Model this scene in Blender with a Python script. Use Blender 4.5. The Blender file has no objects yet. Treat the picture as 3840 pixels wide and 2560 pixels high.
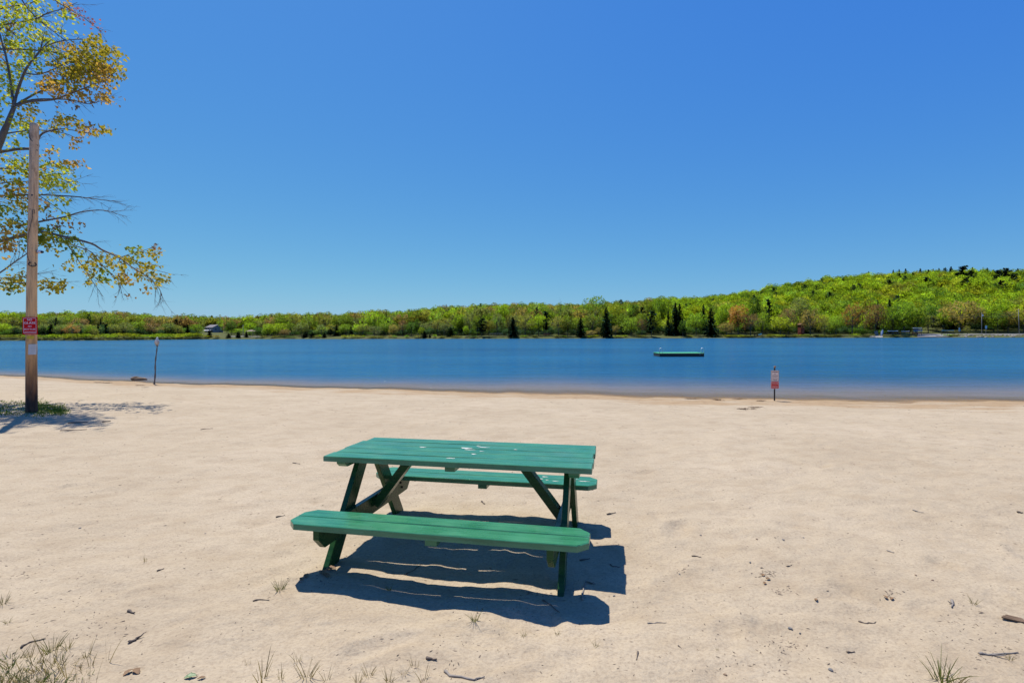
import bpy, bmesh, math, random
import numpy as np
from mathutils import Vector, Matrix
R = math.radians
rng = random.Random(7)
nrs = np.random.RandomState(11)
sc = bpy.context.scene
C = sc.collection

# ------------------------------------------------------------------ camera model
F, PITCH, ROLL, H = 1892.4168, -0.013, 0.0026, 1.5203       # pixels of a 3840 wide frame
WL = -0.75                                                   # level of the lake
def ray(px, py):
    u, v = px-1920, 1280-py
    cr, sr = math.cos(ROLL), math.sin(ROLL)
    u, v = u*cr+v*sr, -u*sr+v*cr
    cp, sp = math.cos(PITCH), math.sin(PITCH)
    return Vector((u/F, cp-v/F*sp, sp+v/F*cp))
def at(px, py, depth):                                       # a point seen at a pixel, at a distance along y
    r = ray(px, py); t = depth/r.y
    return Vector((r.x*t, depth, H+r.z*t))
def hor(px): return 1255.4-(px-1920)*ROLL

# ------------------------------------------------------------------ numpy noise
def _h(ix, iy, seed):
    n = (ix*374761393 + iy*668265263 + seed*974634777) & 0xffffffff
    n = ((n ^ (n >> 13))*1274126177) & 0xffffffff
    return ((n ^ (n >> 16)) & 0xffff)/65535.0
def vnoise(x, y, seed=0):
    x = np.asarray(x, float); y = np.asarray(y, float)
    ix = np.floor(x).astype(np.int64); iy = np.floor(y).astype(np.int64)
    fx = x-ix; fy = y-iy
    fx = fx*fx*fx*(fx*(fx*6-15)+10); fy = fy*fy*fy*(fy*(fy*6-15)+10)
    a = _h(ix, iy, seed); b = _h(ix+1, iy, seed); c = _h(ix, iy+1, seed); d = _h(ix+1, iy+1, seed)
    return (a*(1-fx)+b*fx)*(1-fy)+(c*(1-fx)+d*fx)*fy
def fbm(x, y, o=3, seed=0):
    s = 0; a = 1; t = 0
    for k in range(o):
        s = s+a*vnoise(x*2**k+17.3*k, y*2**k-9.1*k, seed+k); t += a; a *= .5
    return s/t-.5

# ------------------------------------------------------------------ terrain
SHX = np.array([-60, -29.5, -17.1, -7.1, 0, 9, 17, 26, 60.])
SHY = np.array([37, 29.1, 24.2, 21.6, 19.55, 17.3, 16.6, 16.4, 17.])
pits = []
_pr = random.Random(5)
for (cx, cy, n, sx, sy) in ((1.9, 2.9, 10, .5, .35), (-1.9, 2.4, 14, .8, .5), (3.0, 3.2, 14, .8, .6), (0, 5.5, 14, 3, 1.2), (1.5, 2.2, 12, 1.0, .4),
                            (-3, 4.5, 20, 2, 1.5), (4, 5, 26, 2.5, 2), (0, 9, 30, 6, 3), (-.4, 2.15, 12, .9, .35), (0, 3.6, 12, 1.2, .6)):
    for k in range(n):
        pits.append((_pr.gauss(cx, sx), _pr.gauss(cy, sy), _pr.uniform(.05, .13), _pr.uniform(.006, .02), _pr.uniform(0, 3.1)))
def sand_z(x, y, detail=True):
    x = np.asarray(x, float); y = np.asarray(y, float)
    s = (np.interp(x, SHX, SHY)-y)*.96
    s = s + .16*np.sin(x*.9)+.10*np.sin(x*2.3+1)+.5*fbm(x*1.3, y*.25, 3, 61)
    zs = WL+.755*(1-np.exp(-(np.maximum(s, 0)/6.0)**2.0))+.012*np.clip(s/.5, 0, 1)
    zb = WL-(.050*np.maximum(-s, 0)+.0026*np.maximum(-s, 0)**2)*np.interp(x, [-20, -6, 2], [2.4, 1.7, 1.0])
    z = np.where(s > 0, zs, zb)
    z = np.maximum(z, -3.4)
    if detail:
        near = np.clip(1.3-y/30, .25, 1)*np.clip((s+.3)/1.5, .12, 1)
        z = z+near*(.034*fbm(x*.5, y*.5, 2, 3)+.040*fbm(x*1.7, y*1.7, 2, 9)+.034*fbm(x*4.3+3, y*5.2, 3, 21)+.008*fbm(x*19, y*22, 2, 40))
        for (px, py, r, d, a) in pits:
            m = (abs(x-px) < .4) & (abs(y-py) < .4)
            if m.any():
                ca, sa = math.cos(a), math.sin(a)
                dx = x[m]-px; dy = y[m]-py
                q = ((dx*ca+dy*sa)/(r*1.7))**2+((-dx*sa+dy*ca)/(r*.75))**2
                z[m] += -d*np.exp(-q)+d*.6*np.exp(-((np.sqrt(q)-1.25)/.4)**2)
        for (ux, vy) in LEGS:
            p = tabw(ux, vy, 0)
            q = ((x-p.x)**2+(y-p.y)**2)
            z = z+.004*np.exp(-q/.012)
    return z
def sz(x, y): return float(sand_z(np.array([x]), np.array([y]))[0])
def ground_pt(px, py):
    r = ray(px, py); z = 0.0
    for k in range(8):
        t = (z-H)/r.z; x, y = r.x*t, r.y*t
        z = .5*z+.5*sz(x, y) if k > 1 else sz(x, y)
    return Vector((x, y, sz(x, y)))

FPX = np.array([-2500, -600, 0, 240, 400, 560, 720, 900, 1500, 2000, 2500, 3000, 3400, 3840, 4400, 6500.])
FD = np.array([215, 245, 251, 249, 254, 275, 306, 315, 303, 298, 300, 306, 300, 292, 282, 260.])
SPX = np.array([-2500, 0, 240, 330, 500, 640, 700, 820, 950, 1050, 1280, 1400, 1480, 1640, 1800, 2000, 2160, 2320, 2500, 2600, 2700, 2800, 2900, 3000, 3100, 3200, 3300, 3400, 3500, 3600, 3840, 4400, 6500.])
SPY = np.array([1185, 1176, 1172, 1166, 1175, 1189, 1182, 1186, 1189, 1173, 1177, 1161, 1170, 1149, 1138, 1133, 1135, 1124, 1111, 1109, 1100, 1084, 1066, 1046, 1035, 1025, 1018, 1012, 1009, 1006, 1007, 1020, 1100.])
YR = 620.
def far_z(x, y):
    x = np.asarray(x, float); y = np.asarray(y, float)
    px = 1920+F*x/np.maximum(y, 1)
    d = np.interp(px, FPX, FD)+3*np.sin(px*.013)+1.5*np.sin(px*.041)
    s = y-d
    zr = 1.52+(1255.4-(px-1920)*ROLL-np.interp(px, SPX, SPY))/F*YR-15
    zr = np.maximum(zr, 4)
    bank = WL+1.0*(1-np.exp(-np.maximum(s, 0)/1.8))+.05*np.clip(s, 0, 30)
    t = np.clip((s-22)/(YR-d-22), 0, 1)
    k = np.clip((px-2400)/700, 0, 1)
    t = (1-k)*t+k*(.55*t+.45*t*t*(3-2*t))
    h = bank+np.maximum(zr-1.8, 0)*t
    h = h-np.clip((y-YR)/900, 0, 1)*(zr*.5)
    lake = np.maximum(WL+.12*s, -3.3)
    return np.where(s > 0, h, lake)
def fz(x, y): return float(far_z(np.array([x]), np.array([y]))[0])
def fd(px): return float(np.interp(px, FPX, FD)+3*math.sin(px*.013)+1.5*math.sin(px*.041))
def far_pt(px, s):                                           # a point on the far bank, s metres behind the waterline
    d = fd(px)+s; x = (px-1920)/F*d
    return Vector((x, d, fz(x, d)))

# ------------------------------------------------------------------ materials
def new_mat(name):
    m = bpy.data.materials.new(name); m.use_nodes = True
    nt = m.node_tree; nt.nodes.clear()
    return m, nt
class NT:
    def __init__(s, nt): s.nt = nt
    def n(s, t, **k):
        o = s.nt.nodes.new(t)
        for a, b in k.items():
            if a.startswith('i_'):
                key = a[2:]; key = int(key) if key.isdigit() else key.replace('_', ' ')
                o.inputs[key].default_value = b
            else: setattr(o, a, b)
        return o
    def l(s, a, b): s.nt.links.new(a, b)
    def noise(s, vec, scale, detail=3, rough=.55):
        o = s.n('ShaderNodeTexNoise', i_Scale=scale, i_Detail=detail, i_Roughness=rough)
        if vec is not None: s.l(vec, o.inputs['Vector'])
        return o.outputs['Fac']
    def ramp(s, fac, stops):
        o = s.n('ShaderNodeValToRGB')
        e = o.color_ramp.elements
        while len(e) < len(stops): e.new(.5)
        for el, (p, c) in zip(e, stops):
            el.position = p; el.color = (*c, 1) if len(c) == 3 else c
        s.l(fac, o.inputs[0]); return o.outputs[0]
    def mix(s, fac, a, b, mode='MIX'):
        o = s.n('ShaderNodeMix', data_type='RGBA', blend_type=mode)
        for v, i in ((fac, 0), (a, 6), (b, 7)):
            if hasattr(v, 'is_linked') or hasattr(v, 'node'): s.l(v, o.inputs[i])
            else: o.inputs[i].default_value = v if i == 0 else ((*v, 1) if len(v) == 3 else v)
        return o.outputs[2]
    def math(s, op, a, b=0.0, clamp=False):
        o = s.n('ShaderNodeMath', operation=op, use_clamp=clamp)
        for v, i in ((a, 0), (b, 1)):
            if hasattr(v, 'node'): s.l(v, o.inputs[i])
            else: o.inputs[i].default_value = v
        return o.outputs[0]
    def map(s, vec, scale=(1, 1, 1), loc=(0, 0, 0)):
        o = s.n('ShaderNodeMapping'); o.inputs['Scale'].default_value = scale; o.inputs['Location'].default_value = loc
        s.l(vec, o.inputs[0]); return o.outputs[0]
    def bump(s, h, strength, dist, normal=None):
        o = s.n('ShaderNodeBump'); o.inputs['Strength'].default_value = strength; o.inputs['Distance'].default_value = dist
        s.l(h, o.inputs['Height'])
        if normal is not None: s.l(normal, o.inputs['Normal'])
        return o.outputs[0]
    def out(s, sh):
        o = s.n('ShaderNodeOutputMaterial'); s.l(sh, o.inputs[0])
def plain(name, col, rough=.6, metal=0.0, var=.15, scale=8, bump=0.0, spec=.5):
    m, nt = new_mat(name); T = NT(nt)
    tc = T.n('ShaderNodeTexCoord').outputs['Object']
    f = T.noise(tc, scale, 4)
    c = T.mix(f, tuple(v*(1-var*1.6) for v in col), tuple(min(1, v*(1+var*1.6)) for v in col))
    b = T.n('ShaderNodeBsdfPrincipled', i_Roughness=rough, i_Metallic=metal)
    b.inputs['Specular IOR Level'].default_value = spec
    T.l(c, b.inputs['Base Color'])
    if bump: T.l(T.bump(f, bump, .01), b.inputs['Normal'])
    T.out(b.outputs[0]); return m

def leaf_mat(name, trans=.4, attr=True, gaps=0.0):
    """foliage: the object's own colour times a per-leaf tint; thin leaves let light through"""
    m, nt = new_mat(name); T = NT(nt)
    a = T.n('ShaderNodeAttribute', attribute_name='tint')
    oi = T.n('ShaderNodeObjectInfo')
    c = T.mix(1.0, oi.outputs['Color'], a.outputs['Color'], 'MULTIPLY') if attr else a.outputs['Color']
    d = T.n('ShaderNodeBsdfPrincipled', i_Roughness=.65); d.inputs['Specular IOR Level'].default_value = .18
    T.l(c, d.inputs['Base Color'])
    t = T.n('ShaderNodeBsdfTranslucent')
    T.l(T.mix(1.0, c, (1.25, 1.2, .55), 'MULTIPLY'), t.inputs['Color'])
    mx = T.n('ShaderNodeMixShader', i_0=trans)
    T.l(d.outputs[0], mx.inputs[1]); T.l(t.outputs[0], mx.inputs[2])
    if gaps:                                                # a clump of leaves seen from afar is partly gaps
        tp = T.n('ShaderNodeBsdfTransparent'); m2 = T.n('ShaderNodeMixShader', i_0=gaps)
        T.l(mx.outputs[0], m2.inputs[1]); T.l(tp.outputs[0], m2.inputs[2]); T.out(m2.outputs[0])
    else: T.out(mx.outputs[0])
    return m

M = {}
def mk_sand():
    m, nt = new_mat('sand'); T = NT(nt)
    g = T.n('ShaderNodeNewGeometry').outputs['Position']
    big = T.noise(g, .55, 4); mid = T.noise(T.map(g, (3.2, 4.2, 3)), 1, 5, .6); fine = T.noise(g, 60, 3, .7); grain = T.noise(g, 420, 2, .8)
    c = T.ramp(big, [(.25, (.362, .289, .196)), (.5, (.405, .328, .226)), (.78, (.446, .364, .258))])
    c = T.mix(T.ramp(mid, [(.45, (0, 0, 0)), (.72, (.5, .5, .5))]), c, (.295, .220, .138))
    c = T.mix(T.ramp(fine, [(.3, (.55, .55, .55)), (.55, (0, 0, 0))]), c, (.235, .175, .118))
    c = T.mix(T.ramp(grain, [(.28, (.55, .55, .55)), (.42, (0, 0, 0)), (.66, (0, 0, 0)), (.80, (.35, .35, .35))]), c, T.ramp(grain, [(.4, (.18, .135, .095)), (.6, (.62, .54, .44))]))
    w = T.n('ShaderNodeAttribute', attribute_name='wet')
    c = T.mix(T.math('MULTIPLY', w.outputs['Fac'], .85), c, T.ramp(mid, [(.35, (.255, .165, .085)), (.65, (.345, .240, .135))]))
    b = T.n('ShaderNodeBsdfPrincipled', i_Roughness=.9); b.inputs['Specular IOR Level'].default_value = .12
    T.l(c, b.inputs['Base Color'])
    n1 = T.bump(grain, .35, .003); n2 = T.bump(fine, .30, .010, n1)
    n3 = T.bump(T.noise(T.map(g, (9, 12, 9)), 1, 4, .6), .5, .035, n2)
    T.l(n3, b.inputs['Normal']); T.out(b.outputs[0]); return m
def mk_water():
    m, nt = new_mat('lake_water'); T = NT(nt)
    g = T.n('ShaderNodeNewGeometry').outputs['Position']
    dep = T.n('ShaderNodeAttribute', attribute_name='depth').outputs['Fac']
    w1 = T.noise(T.map(g, (.9, 2.4, 1)), 1.5, 4, .6)
    w2 = T.noise(T.map(g, (.16, .60, 1)), 1.0, 4, .6)
    w3 = T.noise(T.map(g, (.03, .07, 1)), 1.0, 3, .5)
    hh = T.math('ADD', T.math('MULTIPLY', w1, .35), T.math('MULTIPLY', w2, 1.6))
    nb = T.bump(hh, 1.0, .20)
    body = T.n('ShaderNodeBsdfDiffuse')
    deep = T.ramp(w3, [(.3, (.010, .072, .160)), (.7, (.016, .106, .212))])
    d4 = T.math('MULTIPLY', dep, .4)
    T.l(T.mix(T.ramp(d4, [(.06, (0, 0, 0)), (.20, (.45, .45, .45)), (.34, (.80, .80, .80)), (.62, (1, 1, 1))]), T.ramp(d4, [(0, (.20, .165, .125)), (.05, (.155, .142, .140)), (.14, (.095, .118, .160)), (.3, (.040, .090, .145))]), deep), body.inputs['Color'])
    tr = T.n('ShaderNodeBsdfTransparent', i_Color=(.93, .88, .80, 1))
    op = T.ramp(dep, [(0.0, (.05, .05, .05)), (.04, (.55, .55, .55)), (.10, (.92, .92, .92)), (.2, (1, 1, 1))])
    mb = T.n('ShaderNodeMixShader'); T.l(op, mb.inputs[0]); T.l(tr.outputs[0], mb.inputs[1]); T.l(body.outputs[0], mb.inputs[2])
    gl = T.n('ShaderNodeBsdfGlossy', i_Roughness=.11); T.l(nb, gl.inputs['Normal'])
    gl.inputs['Color'].default_value = (.84, .98, 1, 1)
    fr = T.n('ShaderNodeFresnel', i_IOR=1.33); T.l(nb, fr.inputs['Normal'])
    fac = T.math('MULTIPLY', fr.outputs[0], T.ramp(dep, [(0, (.30, .30, .30)), (.25, (.48, .48, .48)), (.6, (.64, .64, .64))]), True)
    streak = T.math('ADD', T.math('MULTIPLY', T.noise(T.map(g, (.28, 1.6, 1), (3, 7, 0)), 1.0, 5, .65), .55), T.math('MULTIPLY', T.noise(T.map(g, (1.1, 5.0, 1), (1, 2, 0)), 1.0, 4, .7), .45)); wind = T.noise(T.map(g, (.015, .05, 1)), 1.0, 2)
    fac = T.math('MULTIPLY', fac, T.math('MULTIPLY', T.ramp(streak, [(.38, (.40, .40, .40)), (.5, (.95, .95, .95)), (.62, (1.25, 1.25, 1.25))]), T.ramp(wind, [(.3, (.9, .9, .9)), (.7, (1.06, 1.06, 1.06))])), True)
    mx = T.n('ShaderNodeMixShader'); T.l(fac, mx.inputs[0]); T.l(mb.outputs[0], mx.inputs[1]); T.l(gl.outputs[0], mx.inputs[2])
    T.out(mx.outputs[0]); return m
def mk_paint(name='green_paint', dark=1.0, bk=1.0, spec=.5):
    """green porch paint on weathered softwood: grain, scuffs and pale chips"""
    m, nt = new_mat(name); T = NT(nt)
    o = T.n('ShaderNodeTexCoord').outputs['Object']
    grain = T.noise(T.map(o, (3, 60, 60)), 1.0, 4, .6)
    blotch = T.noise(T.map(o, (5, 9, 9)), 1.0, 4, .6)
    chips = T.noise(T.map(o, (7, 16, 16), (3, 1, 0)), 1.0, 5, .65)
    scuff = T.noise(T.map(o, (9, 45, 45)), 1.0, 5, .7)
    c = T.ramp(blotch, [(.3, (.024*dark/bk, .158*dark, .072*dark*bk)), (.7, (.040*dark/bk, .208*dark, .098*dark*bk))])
    c = T.mix(T.ramp(grain, [(.3, (.75, .75, .75)), (.55, (0, 0, 0))]), c, (.008*dark, .085*dark, .038*dark))
    c = T.mix(T.ramp(scuff, [(.66, (0, 0, 0)), (.76, (.5, .5, .5))]), c, (.22, .40, .33))
    c = T.mix(T.ramp(chips, [(.725, (0, 0, 0)), (.745, (.85, .85, .85))]), c, (.62, .62, .55))
    pt = T.n('ShaderNodeNewGeometry').outputs['Pointiness']; c = T.mix(T.math('MULTIPLY', T.ramp(pt, [(.57, (0, 0, 0)), (.66, (.55, .55, .55))]), blotch), c, (.20, .36, .28))
    dust = T.noise(T.map(o, (2.2, 5, 5), (7, 2, 1)), 1.0, 5, .7); c = T.mix(T.ramp(dust, [(.52, (0, 0, 0)), (.78, (.16, .16, .16))]), c, (.30, .30, .24))
    b = T.n('ShaderNodeBsdfPrincipled', i_Roughness=.38); b.inputs['Specular IOR Level'].default_value = spec
    T.l(c, b.inputs['Base Color'])
    T.l(T.ramp(blotch, [(.3, (.20, .20, .20)), (.7, (.36, .36, .36))]), b.inputs['Roughness'])
    T.l(T.bump(grain, .25, .004), b.inputs['Normal']); T.out(b.outputs[0]); return m
def mk_pole():
    m, nt = new_mat('pole_wood'); T = NT(nt)
    o = T.n('ShaderNodeTexCoord').outputs['Object']
    sp = T.n('ShaderNodeSeparateXYZ'); T.l(o, sp.inputs[0])
    grain = T.noise(T.map(o, (26, 26, 1.6)), 1.0, 5, .6)
    knot = T.noise(T.map(o, (9, 9, 3.4)), 1.0, 4, .6)
    edge = T.math('ADD', sp.outputs['Z'], T.math('MULTIPLY', T.noise(T.map(o, (10, 10, 2)), 1, 3), .7))
    hz = T.n('ShaderNodeMapRange', i_1=0.0, i_2=6.0); T.l(edge, hz.inputs[0])
    c = T.ramp(hz.outputs[0], [(.02, (.016, .009, .007)), (.105, (.030, .016, .010)), (.140, (.24, .09, .03)), (.20, (.60, .27, .09)), (.30, (.82, .43, .16)), (.5, (.85, .49, .21)), (.75, (.80, .48, .24)), (1, (.68, .44, .25))])
    c = T.mix(T.ramp(knot, [(.58, (0, 0, 0)), (.70, (.55, .55, .55))]), c, (.19, .085, .035))
    c = T.mix(T.ramp(grain, [(.35, (.5, .5, .5)), (.55, (0, 0, 0))]), c, (.14, .085, .05))
    c = T.mix(T.ramp(knot, [(.28, (.35, .35, .35)), (.40, (0, 0, 0))]), c, (.46, .37, .28))
    b = T.n('ShaderNodeBsdfPrincipled', i_Roughness=.8); T.l(c, b.inputs['Base Color'])
    T.l(T.bump(grain, .5, .01), b.inputs['Normal']); T.out(b.outputs[0]); return m
def mk_land():
    m, nt = new_mat('shore_ground'); T = NT(nt)
    g = T.n('ShaderNodeNewGeometry').outputs['Position']
    n1 = T.noise(T.map(g, (.06, .12, .1)), 1, 4); n2 = T.noise(g, .5, 4)
    c = T.mix(n1, (.055, .075, .018), (.10, .105, .035))
    c = T.mix(T.ramp(n2, [(.5, (0, 0, 0)), (.7, (.8, .8, .8))]), c, (.085, .06, .035))
    b = T.n('ShaderNodeBsdfPrincipled', i_Roughness=.95); b.inputs['Specular IOR Level'].default_value = .1
    T.l(c, b.inputs['Base Color']); T.out(b.outputs[0]); return m
def mk_bark(name, c1, c2):
    m, nt = new_mat(name); T = NT(nt)
    o = T.n('ShaderNodeTexCoord').outputs['Object']
    n = T.noise(T.map(o, (14, 14, 3)), 1, 4)
    b = T.n('ShaderNodeBsdfPrincipled', i_Roughness=.85); T.l(T.mix(n, c1, c2), b.inputs['Base Color'])
    T.l(T.bump(n, .4, .01), b.inputs['Normal']); T.out(b.outputs[0]); return m
M['sand'] = mk_sand(); M['water'] = mk_water(); M['paint'] = mk_paint(); M['frame'] = mk_paint('frame_paint_shaded', .40, .6, .18); M['pole'] = mk_pole(); M['land'] = mk_land()  # frame: same green paint darkened for shade, browned for light off the sand
M['leaf'] = leaf_mat('tree_foliage', .55, True, .38); M['mleaf'] = leaf_mat('maple_leaf', .5, False); M['needle'] = leaf_mat('conifer_needles', .12)
M['blade'] = leaf_mat('grass_blade', .35, False)
M['bark'] = mk_bark('bark', (.085, .07, .058), (.20, .17, .145)); M['fbark'] = mk_bark('far_bark', (.03, .026, .02), (.085, .075, .06))
M['stick'] = mk_bark('dead_twig', (.05, .036, .026), (.17, .13, .10)); M['greystick'] = mk_bark('bleached_twig', (.13, .11, .09), (.30, .26, .22))
M['red'] = plain('red_sign_paint', (.62, .004, .004), .6, var=.08, spec=.12); M['white'] = plain('white_paint', (.75, .74, .72), .5, var=.04)
M['dropping'] = plain('bird_dropping', (.50, .50, .45), .8, var=.25, scale=60); M['paper'] = plain('paper', (.60, .58, .54), .8, var=.06); M['yellow'] = plain('yellow_tag_plastic', (.62, .44, .02), .5, var=.1)
M['ink'] = plain('dark_ink', (.06, .055, .05), .7); M['steel'] = plain('stainless_tube', (.62, .63, .64), .35, .7, var=.05)
M['black'] = plain('black_rubber', (.008, .008, .01), .6); M['darksteel'] = plain('dark_steel', (.03, .025, .022), .6, .3)
M['raftgreen'] = plain('raft_deck_paint', (.05, .42, .17), .6, var=.1); M['trim'] = plain('raft_trim', (.38, .36, .18), .6)
M['stone'] = plain('stone', (.16, .15, .14), .8, var=.3, scale=30, bump=.4); M['rock'] = plain('bank_rock', (.27, .24, .20), .85, var=.35, scale=1.5, bump=.5)
M['drift'] = mk_bark('driftwood', (.07, .04, .02), (.22, .14, .08)); M['dryleaf'] = plain('dry_leaf', (.19, .105, .045), .75, var=.35, scale=20)
M['siding'] = plain('blue_grey_siding', (.20, .25, .31), .7, var=.06); M['roof'] = plain('grey_shingles', (.15, .135, .14), .85, var=.15)
M['glass'] = plain('dark_window', (.02, .03, .045), .15); M['brownwall'] = plain('brown_boards', (.10, .045, .03), .8); M['redwall'] = plain('red_boards', (.16, .035, .018), .8)
M['asphalt'] = plain('pale_asphalt', (.24, .23, .22), .9, var=.1, scale=.4); M['concrete'] = plain('pale_concrete', (.38, .36, .33), .9, var=.1, scale=.5)
M['greypole'] = plain('weathered_pole', (.22, .21, .20), .85); M['blue'] = plain('blue_hull', (.02, .10, .34), .4); M['cyan'] = plain('cyan_hull', (.03, .25, .40), .4)
M['hullwhite'] = plain('white_hull', (.60, .62, .64), .4, var=.06); M['hullgreen'] = plain('green_hull', (.01, .16, .06), .4); M['hullred'] = plain('red_hull', (.20, .015, .012), .4)
M['rust'] = plain('rusty_boards', (.17, .07, .035), .8); M['greyboard'] = plain('grey_board', (.13, .13, .12), .8); M['oldwood'] = plain('weathered_planks', (.11, .09, .07), .85, var=.3)
M['signblue'] = plain('pale_blue_sign', (.25, .42, .55), .5)
m, nt = new_mat('bird_feathers'); T = NT(nt)
a = T.n('ShaderNodeAttribute', attribute_name='tint'); b = T.n('ShaderNodeBsdfPrincipled', i_Roughness=.8)
nn = T.noise(T.n('ShaderNodeTexCoord').outputs['Object'], 60, 3)
T.l(T.mix(T.math('MULTIPLY', nn, .5), a.outputs['Color'], (.2, .16, .12), 'MULTIPLY'), b.inputs['Base Color']); T.out(b.outputs[0]); M['feather'] = m

# ------------------------------------------------------------------ mesh helpers
class MB:
    def __init__(s): s.v = []; s.f = []; s.c = []; s.m = []; s.col = (1, 1, 1); s.mi = 0
    def add(s, vs, fs):
        b = len(s.v)
        for p in vs: s.v.append(tuple(p)); s.c.append(s.col)
        for f in fs: s.f.append(tuple(b+i for i in f)); s.m.append(s.mi)
    def box(s, c, size, mat=None, bev=0.0):
        x, y, z = (k/2 for k in size); c = Vector(c)
        if bev <= 0:
            vs = [Vector((i*x, j*y, k*z)) for i in (-1, 1) for j in (-1, 1) for k in (-1, 1)]
            fs = [(0, 1, 3, 2), (4, 6, 7, 5), (0, 4, 5, 1), (2, 3, 7, 6), (0, 2, 6, 4), (1, 5, 7, 3)]
        else:
            bm = bmesh.new(); bmesh.ops.create_cube(bm, size=1)
            for v in bm.verts: v.co = Vector((v.co.x*2*x, v.co.y*2*y, v.co.z*2*z))
            bmesh.ops.bevel(bm, geom=bm.edges[:], offset=bev, segments=2, affect='EDGES', profile=.6)
            bm.verts.index_update(); vs = [v.co.copy() for v in bm.verts]; fs = [[v.index for v in f.verts] for f in bm.faces]; bm.free()
        s.add([(mat @ v if mat else v)+c for v in vs], fs)
    def bar(s, p0, p1, w, h, up=(0, 0, 1), bev=0.0):
        p0, p1 = Vector(p0), Vector(p1); d = (p1-p0); L = d.length; d.normalize()
        sd = d.cross(Vector(up)).normalized(); u = sd.cross(d)
        m = Matrix((d, sd, u)).transposed()
        s.box((p0+p1)/2, (L, w, h), m, bev)
    def prism(s, poly, axis, a, b):
        """outline (list of 2D points) pushed from a to b along an axis"""
        def P(q, t): return {0: (t, q[0], q[1]), 1: (q[0], t, q[1]), 2: (q[0], q[1], t)}[axis]
        n = len(poly)
        s.add([P(q, a) for q in poly]+[P(q, b) for q in poly],
              [tuple(range(n))[::-1], tuple(range(n, 2*n))]+[(i, (i+1) % n, n+(i+1) % n, n+i) for i in range(n)])
    def tube(s, pts, rad, n=6, cap=True):
        pts = [Vector(p) for p in pts]; k = len(pts)
        if not hasattr(rad, '__len__'): rad = [rad]*k
        vs = []; ref = None
        for i, p in enumerate(pts):
            d = (pts[min(i+1, k-1)]-pts[max(i-1, 0)]).normalized()
            if ref is None: ref = d.orthogonal().normalized()
            ref = (ref-d*ref.dot(d)).normalized(); b = d.cross(ref)
            vs += [p+(ref*math.cos(2*math.pi*j/n)+b*math.sin(2*math.pi*j/n))*rad[i] for j in range(n)]
        fs = [(i*n+j, i*n+(j+1) % n, (i+1)*n+(j+1) % n, (i+1)*n+j) for i in range(k-1) for j in range(n)]
        if cap: fs += [tuple(range(n))[::-1], tuple(range((k-1)*n, k*n))]
        s.add(vs, fs)
    def lathe(s, prof, n=16, c=(0, 0, 0)):
        c = Vector(c); k = len(prof)
        vs = [c+Vector((r*math.cos(2*math.pi*j/n), r*math.sin(2*math.pi*j/n), z)) for r, z in prof for j in range(n)]
        fs = [(i*n+j, i*n+(j+1) % n, (i+1)*n+(j+1) % n, (i+1)*n+j) for i in range(k-1) for j in range(n)]
        fs += [tuple(range(n))[::-1], tuple(range((k-1)*n, k*n))]
        s.add(vs, fs)
    def mesh(s, name, mats, smooth=False, tint=False):
        me = bpy.data.meshes.new(name); me.from_pydata(s.v, [], s.f)
        for m in (mats if isinstance(mats, (list, tuple)) else [mats]): me.materials.append(m)
        me.polygons.foreach_set('material_index', s.m)
        if smooth: me.polygons.foreach_set('use_smooth', [True]*len(s.f))
        if tint:
            a = me.color_attributes.new('tint', 'FLOAT_COLOR', 'POINT')
            a.data.foreach_set('color', np.hstack([np.array(s.c, dtype=np.float32).reshape(-1, 3), np.ones((len(s.c), 1), np.float32)]).ravel())
        me.update(); return me
    def build(s, name, mats, parent=None, **k):
        o = bpy.data.objects.new(name, s.mesh(name, mats, **k)); C.objects.link(o)
        if parent: o.parent = parent
        return o
def tag(o, label=None, cat=None, group=None, kind=None):
    if label: o['label'] = label
    if cat: o['category'] = cat
    if group: o['group'] = group
    if kind: o['kind'] = kind
    return o
def empty(name, loc, rz=0.0):
    o = bpy.data.objects.new(name, None); C.objects.link(o); o.location = loc; o.rotation_euler = (0, 0, rz); o.empty_display_size = .2
    return o
def copy_tree(o, parent=None):
    c = o.copy(); C.objects.link(c); c.parent = parent
    for ch in o.children: copy_tree(ch, c)
    return c
def np_mesh(name, V, Fq, mats, tint=None, smooth=False, attr=None):
    me = bpy.data.meshes.new(name)
    nv, nf = len(V), len(Fq); k = Fq.shape[1]
    me.vertices.add(nv); me.vertices.foreach_set('co', V.astype(np.float32).ravel())
    me.loops.add(nf*k); me.loops.foreach_set('vertex_index', Fq.astype(np.int32).ravel())
    me.polygons.add(nf); me.polygons.foreach_set('loop_start', np.arange(0, nf*k, k, dtype=np.int32))
    me.polygons.foreach_set('loop_total', np.full(nf, k, np.int32))
    if smooth: me.polygons.foreach_set('use_smooth', np.ones(nf, bool))
    for m in (mats if isinstance(mats, (list, tuple)) else [mats]): me.materials.append(m)
    if tint is not None:
        a = me.color_attributes.new('tint', 'FLOAT_COLOR', 'POINT')
        a.data.foreach_set('color', np.hstack([tint, np.ones((nv, 1))]).astype(np.float32).ravel())
    for nm, val in (attr or {}).items():
        a = me.attributes.new(nm, 'FLOAT', 'POINT'); a.data.foreach_set('value', val.astype(np.float32))
    me.update(calc_edges=True); return me
def set_normals(me, NV):                                     # soft crowns: leaf clumps shade with the lobe they sit on
    me.normals_split_custom_set_from_vertices([tuple(q) for q in NV])
def grid_faces(nr, nc):
    i = np.arange(nr-1)[:, None]*nc+np.arange(nc-1)[None, :]
    return np.stack([i, i+1, i+nc+1, i+nc], -1).reshape(-1, 4)
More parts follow.
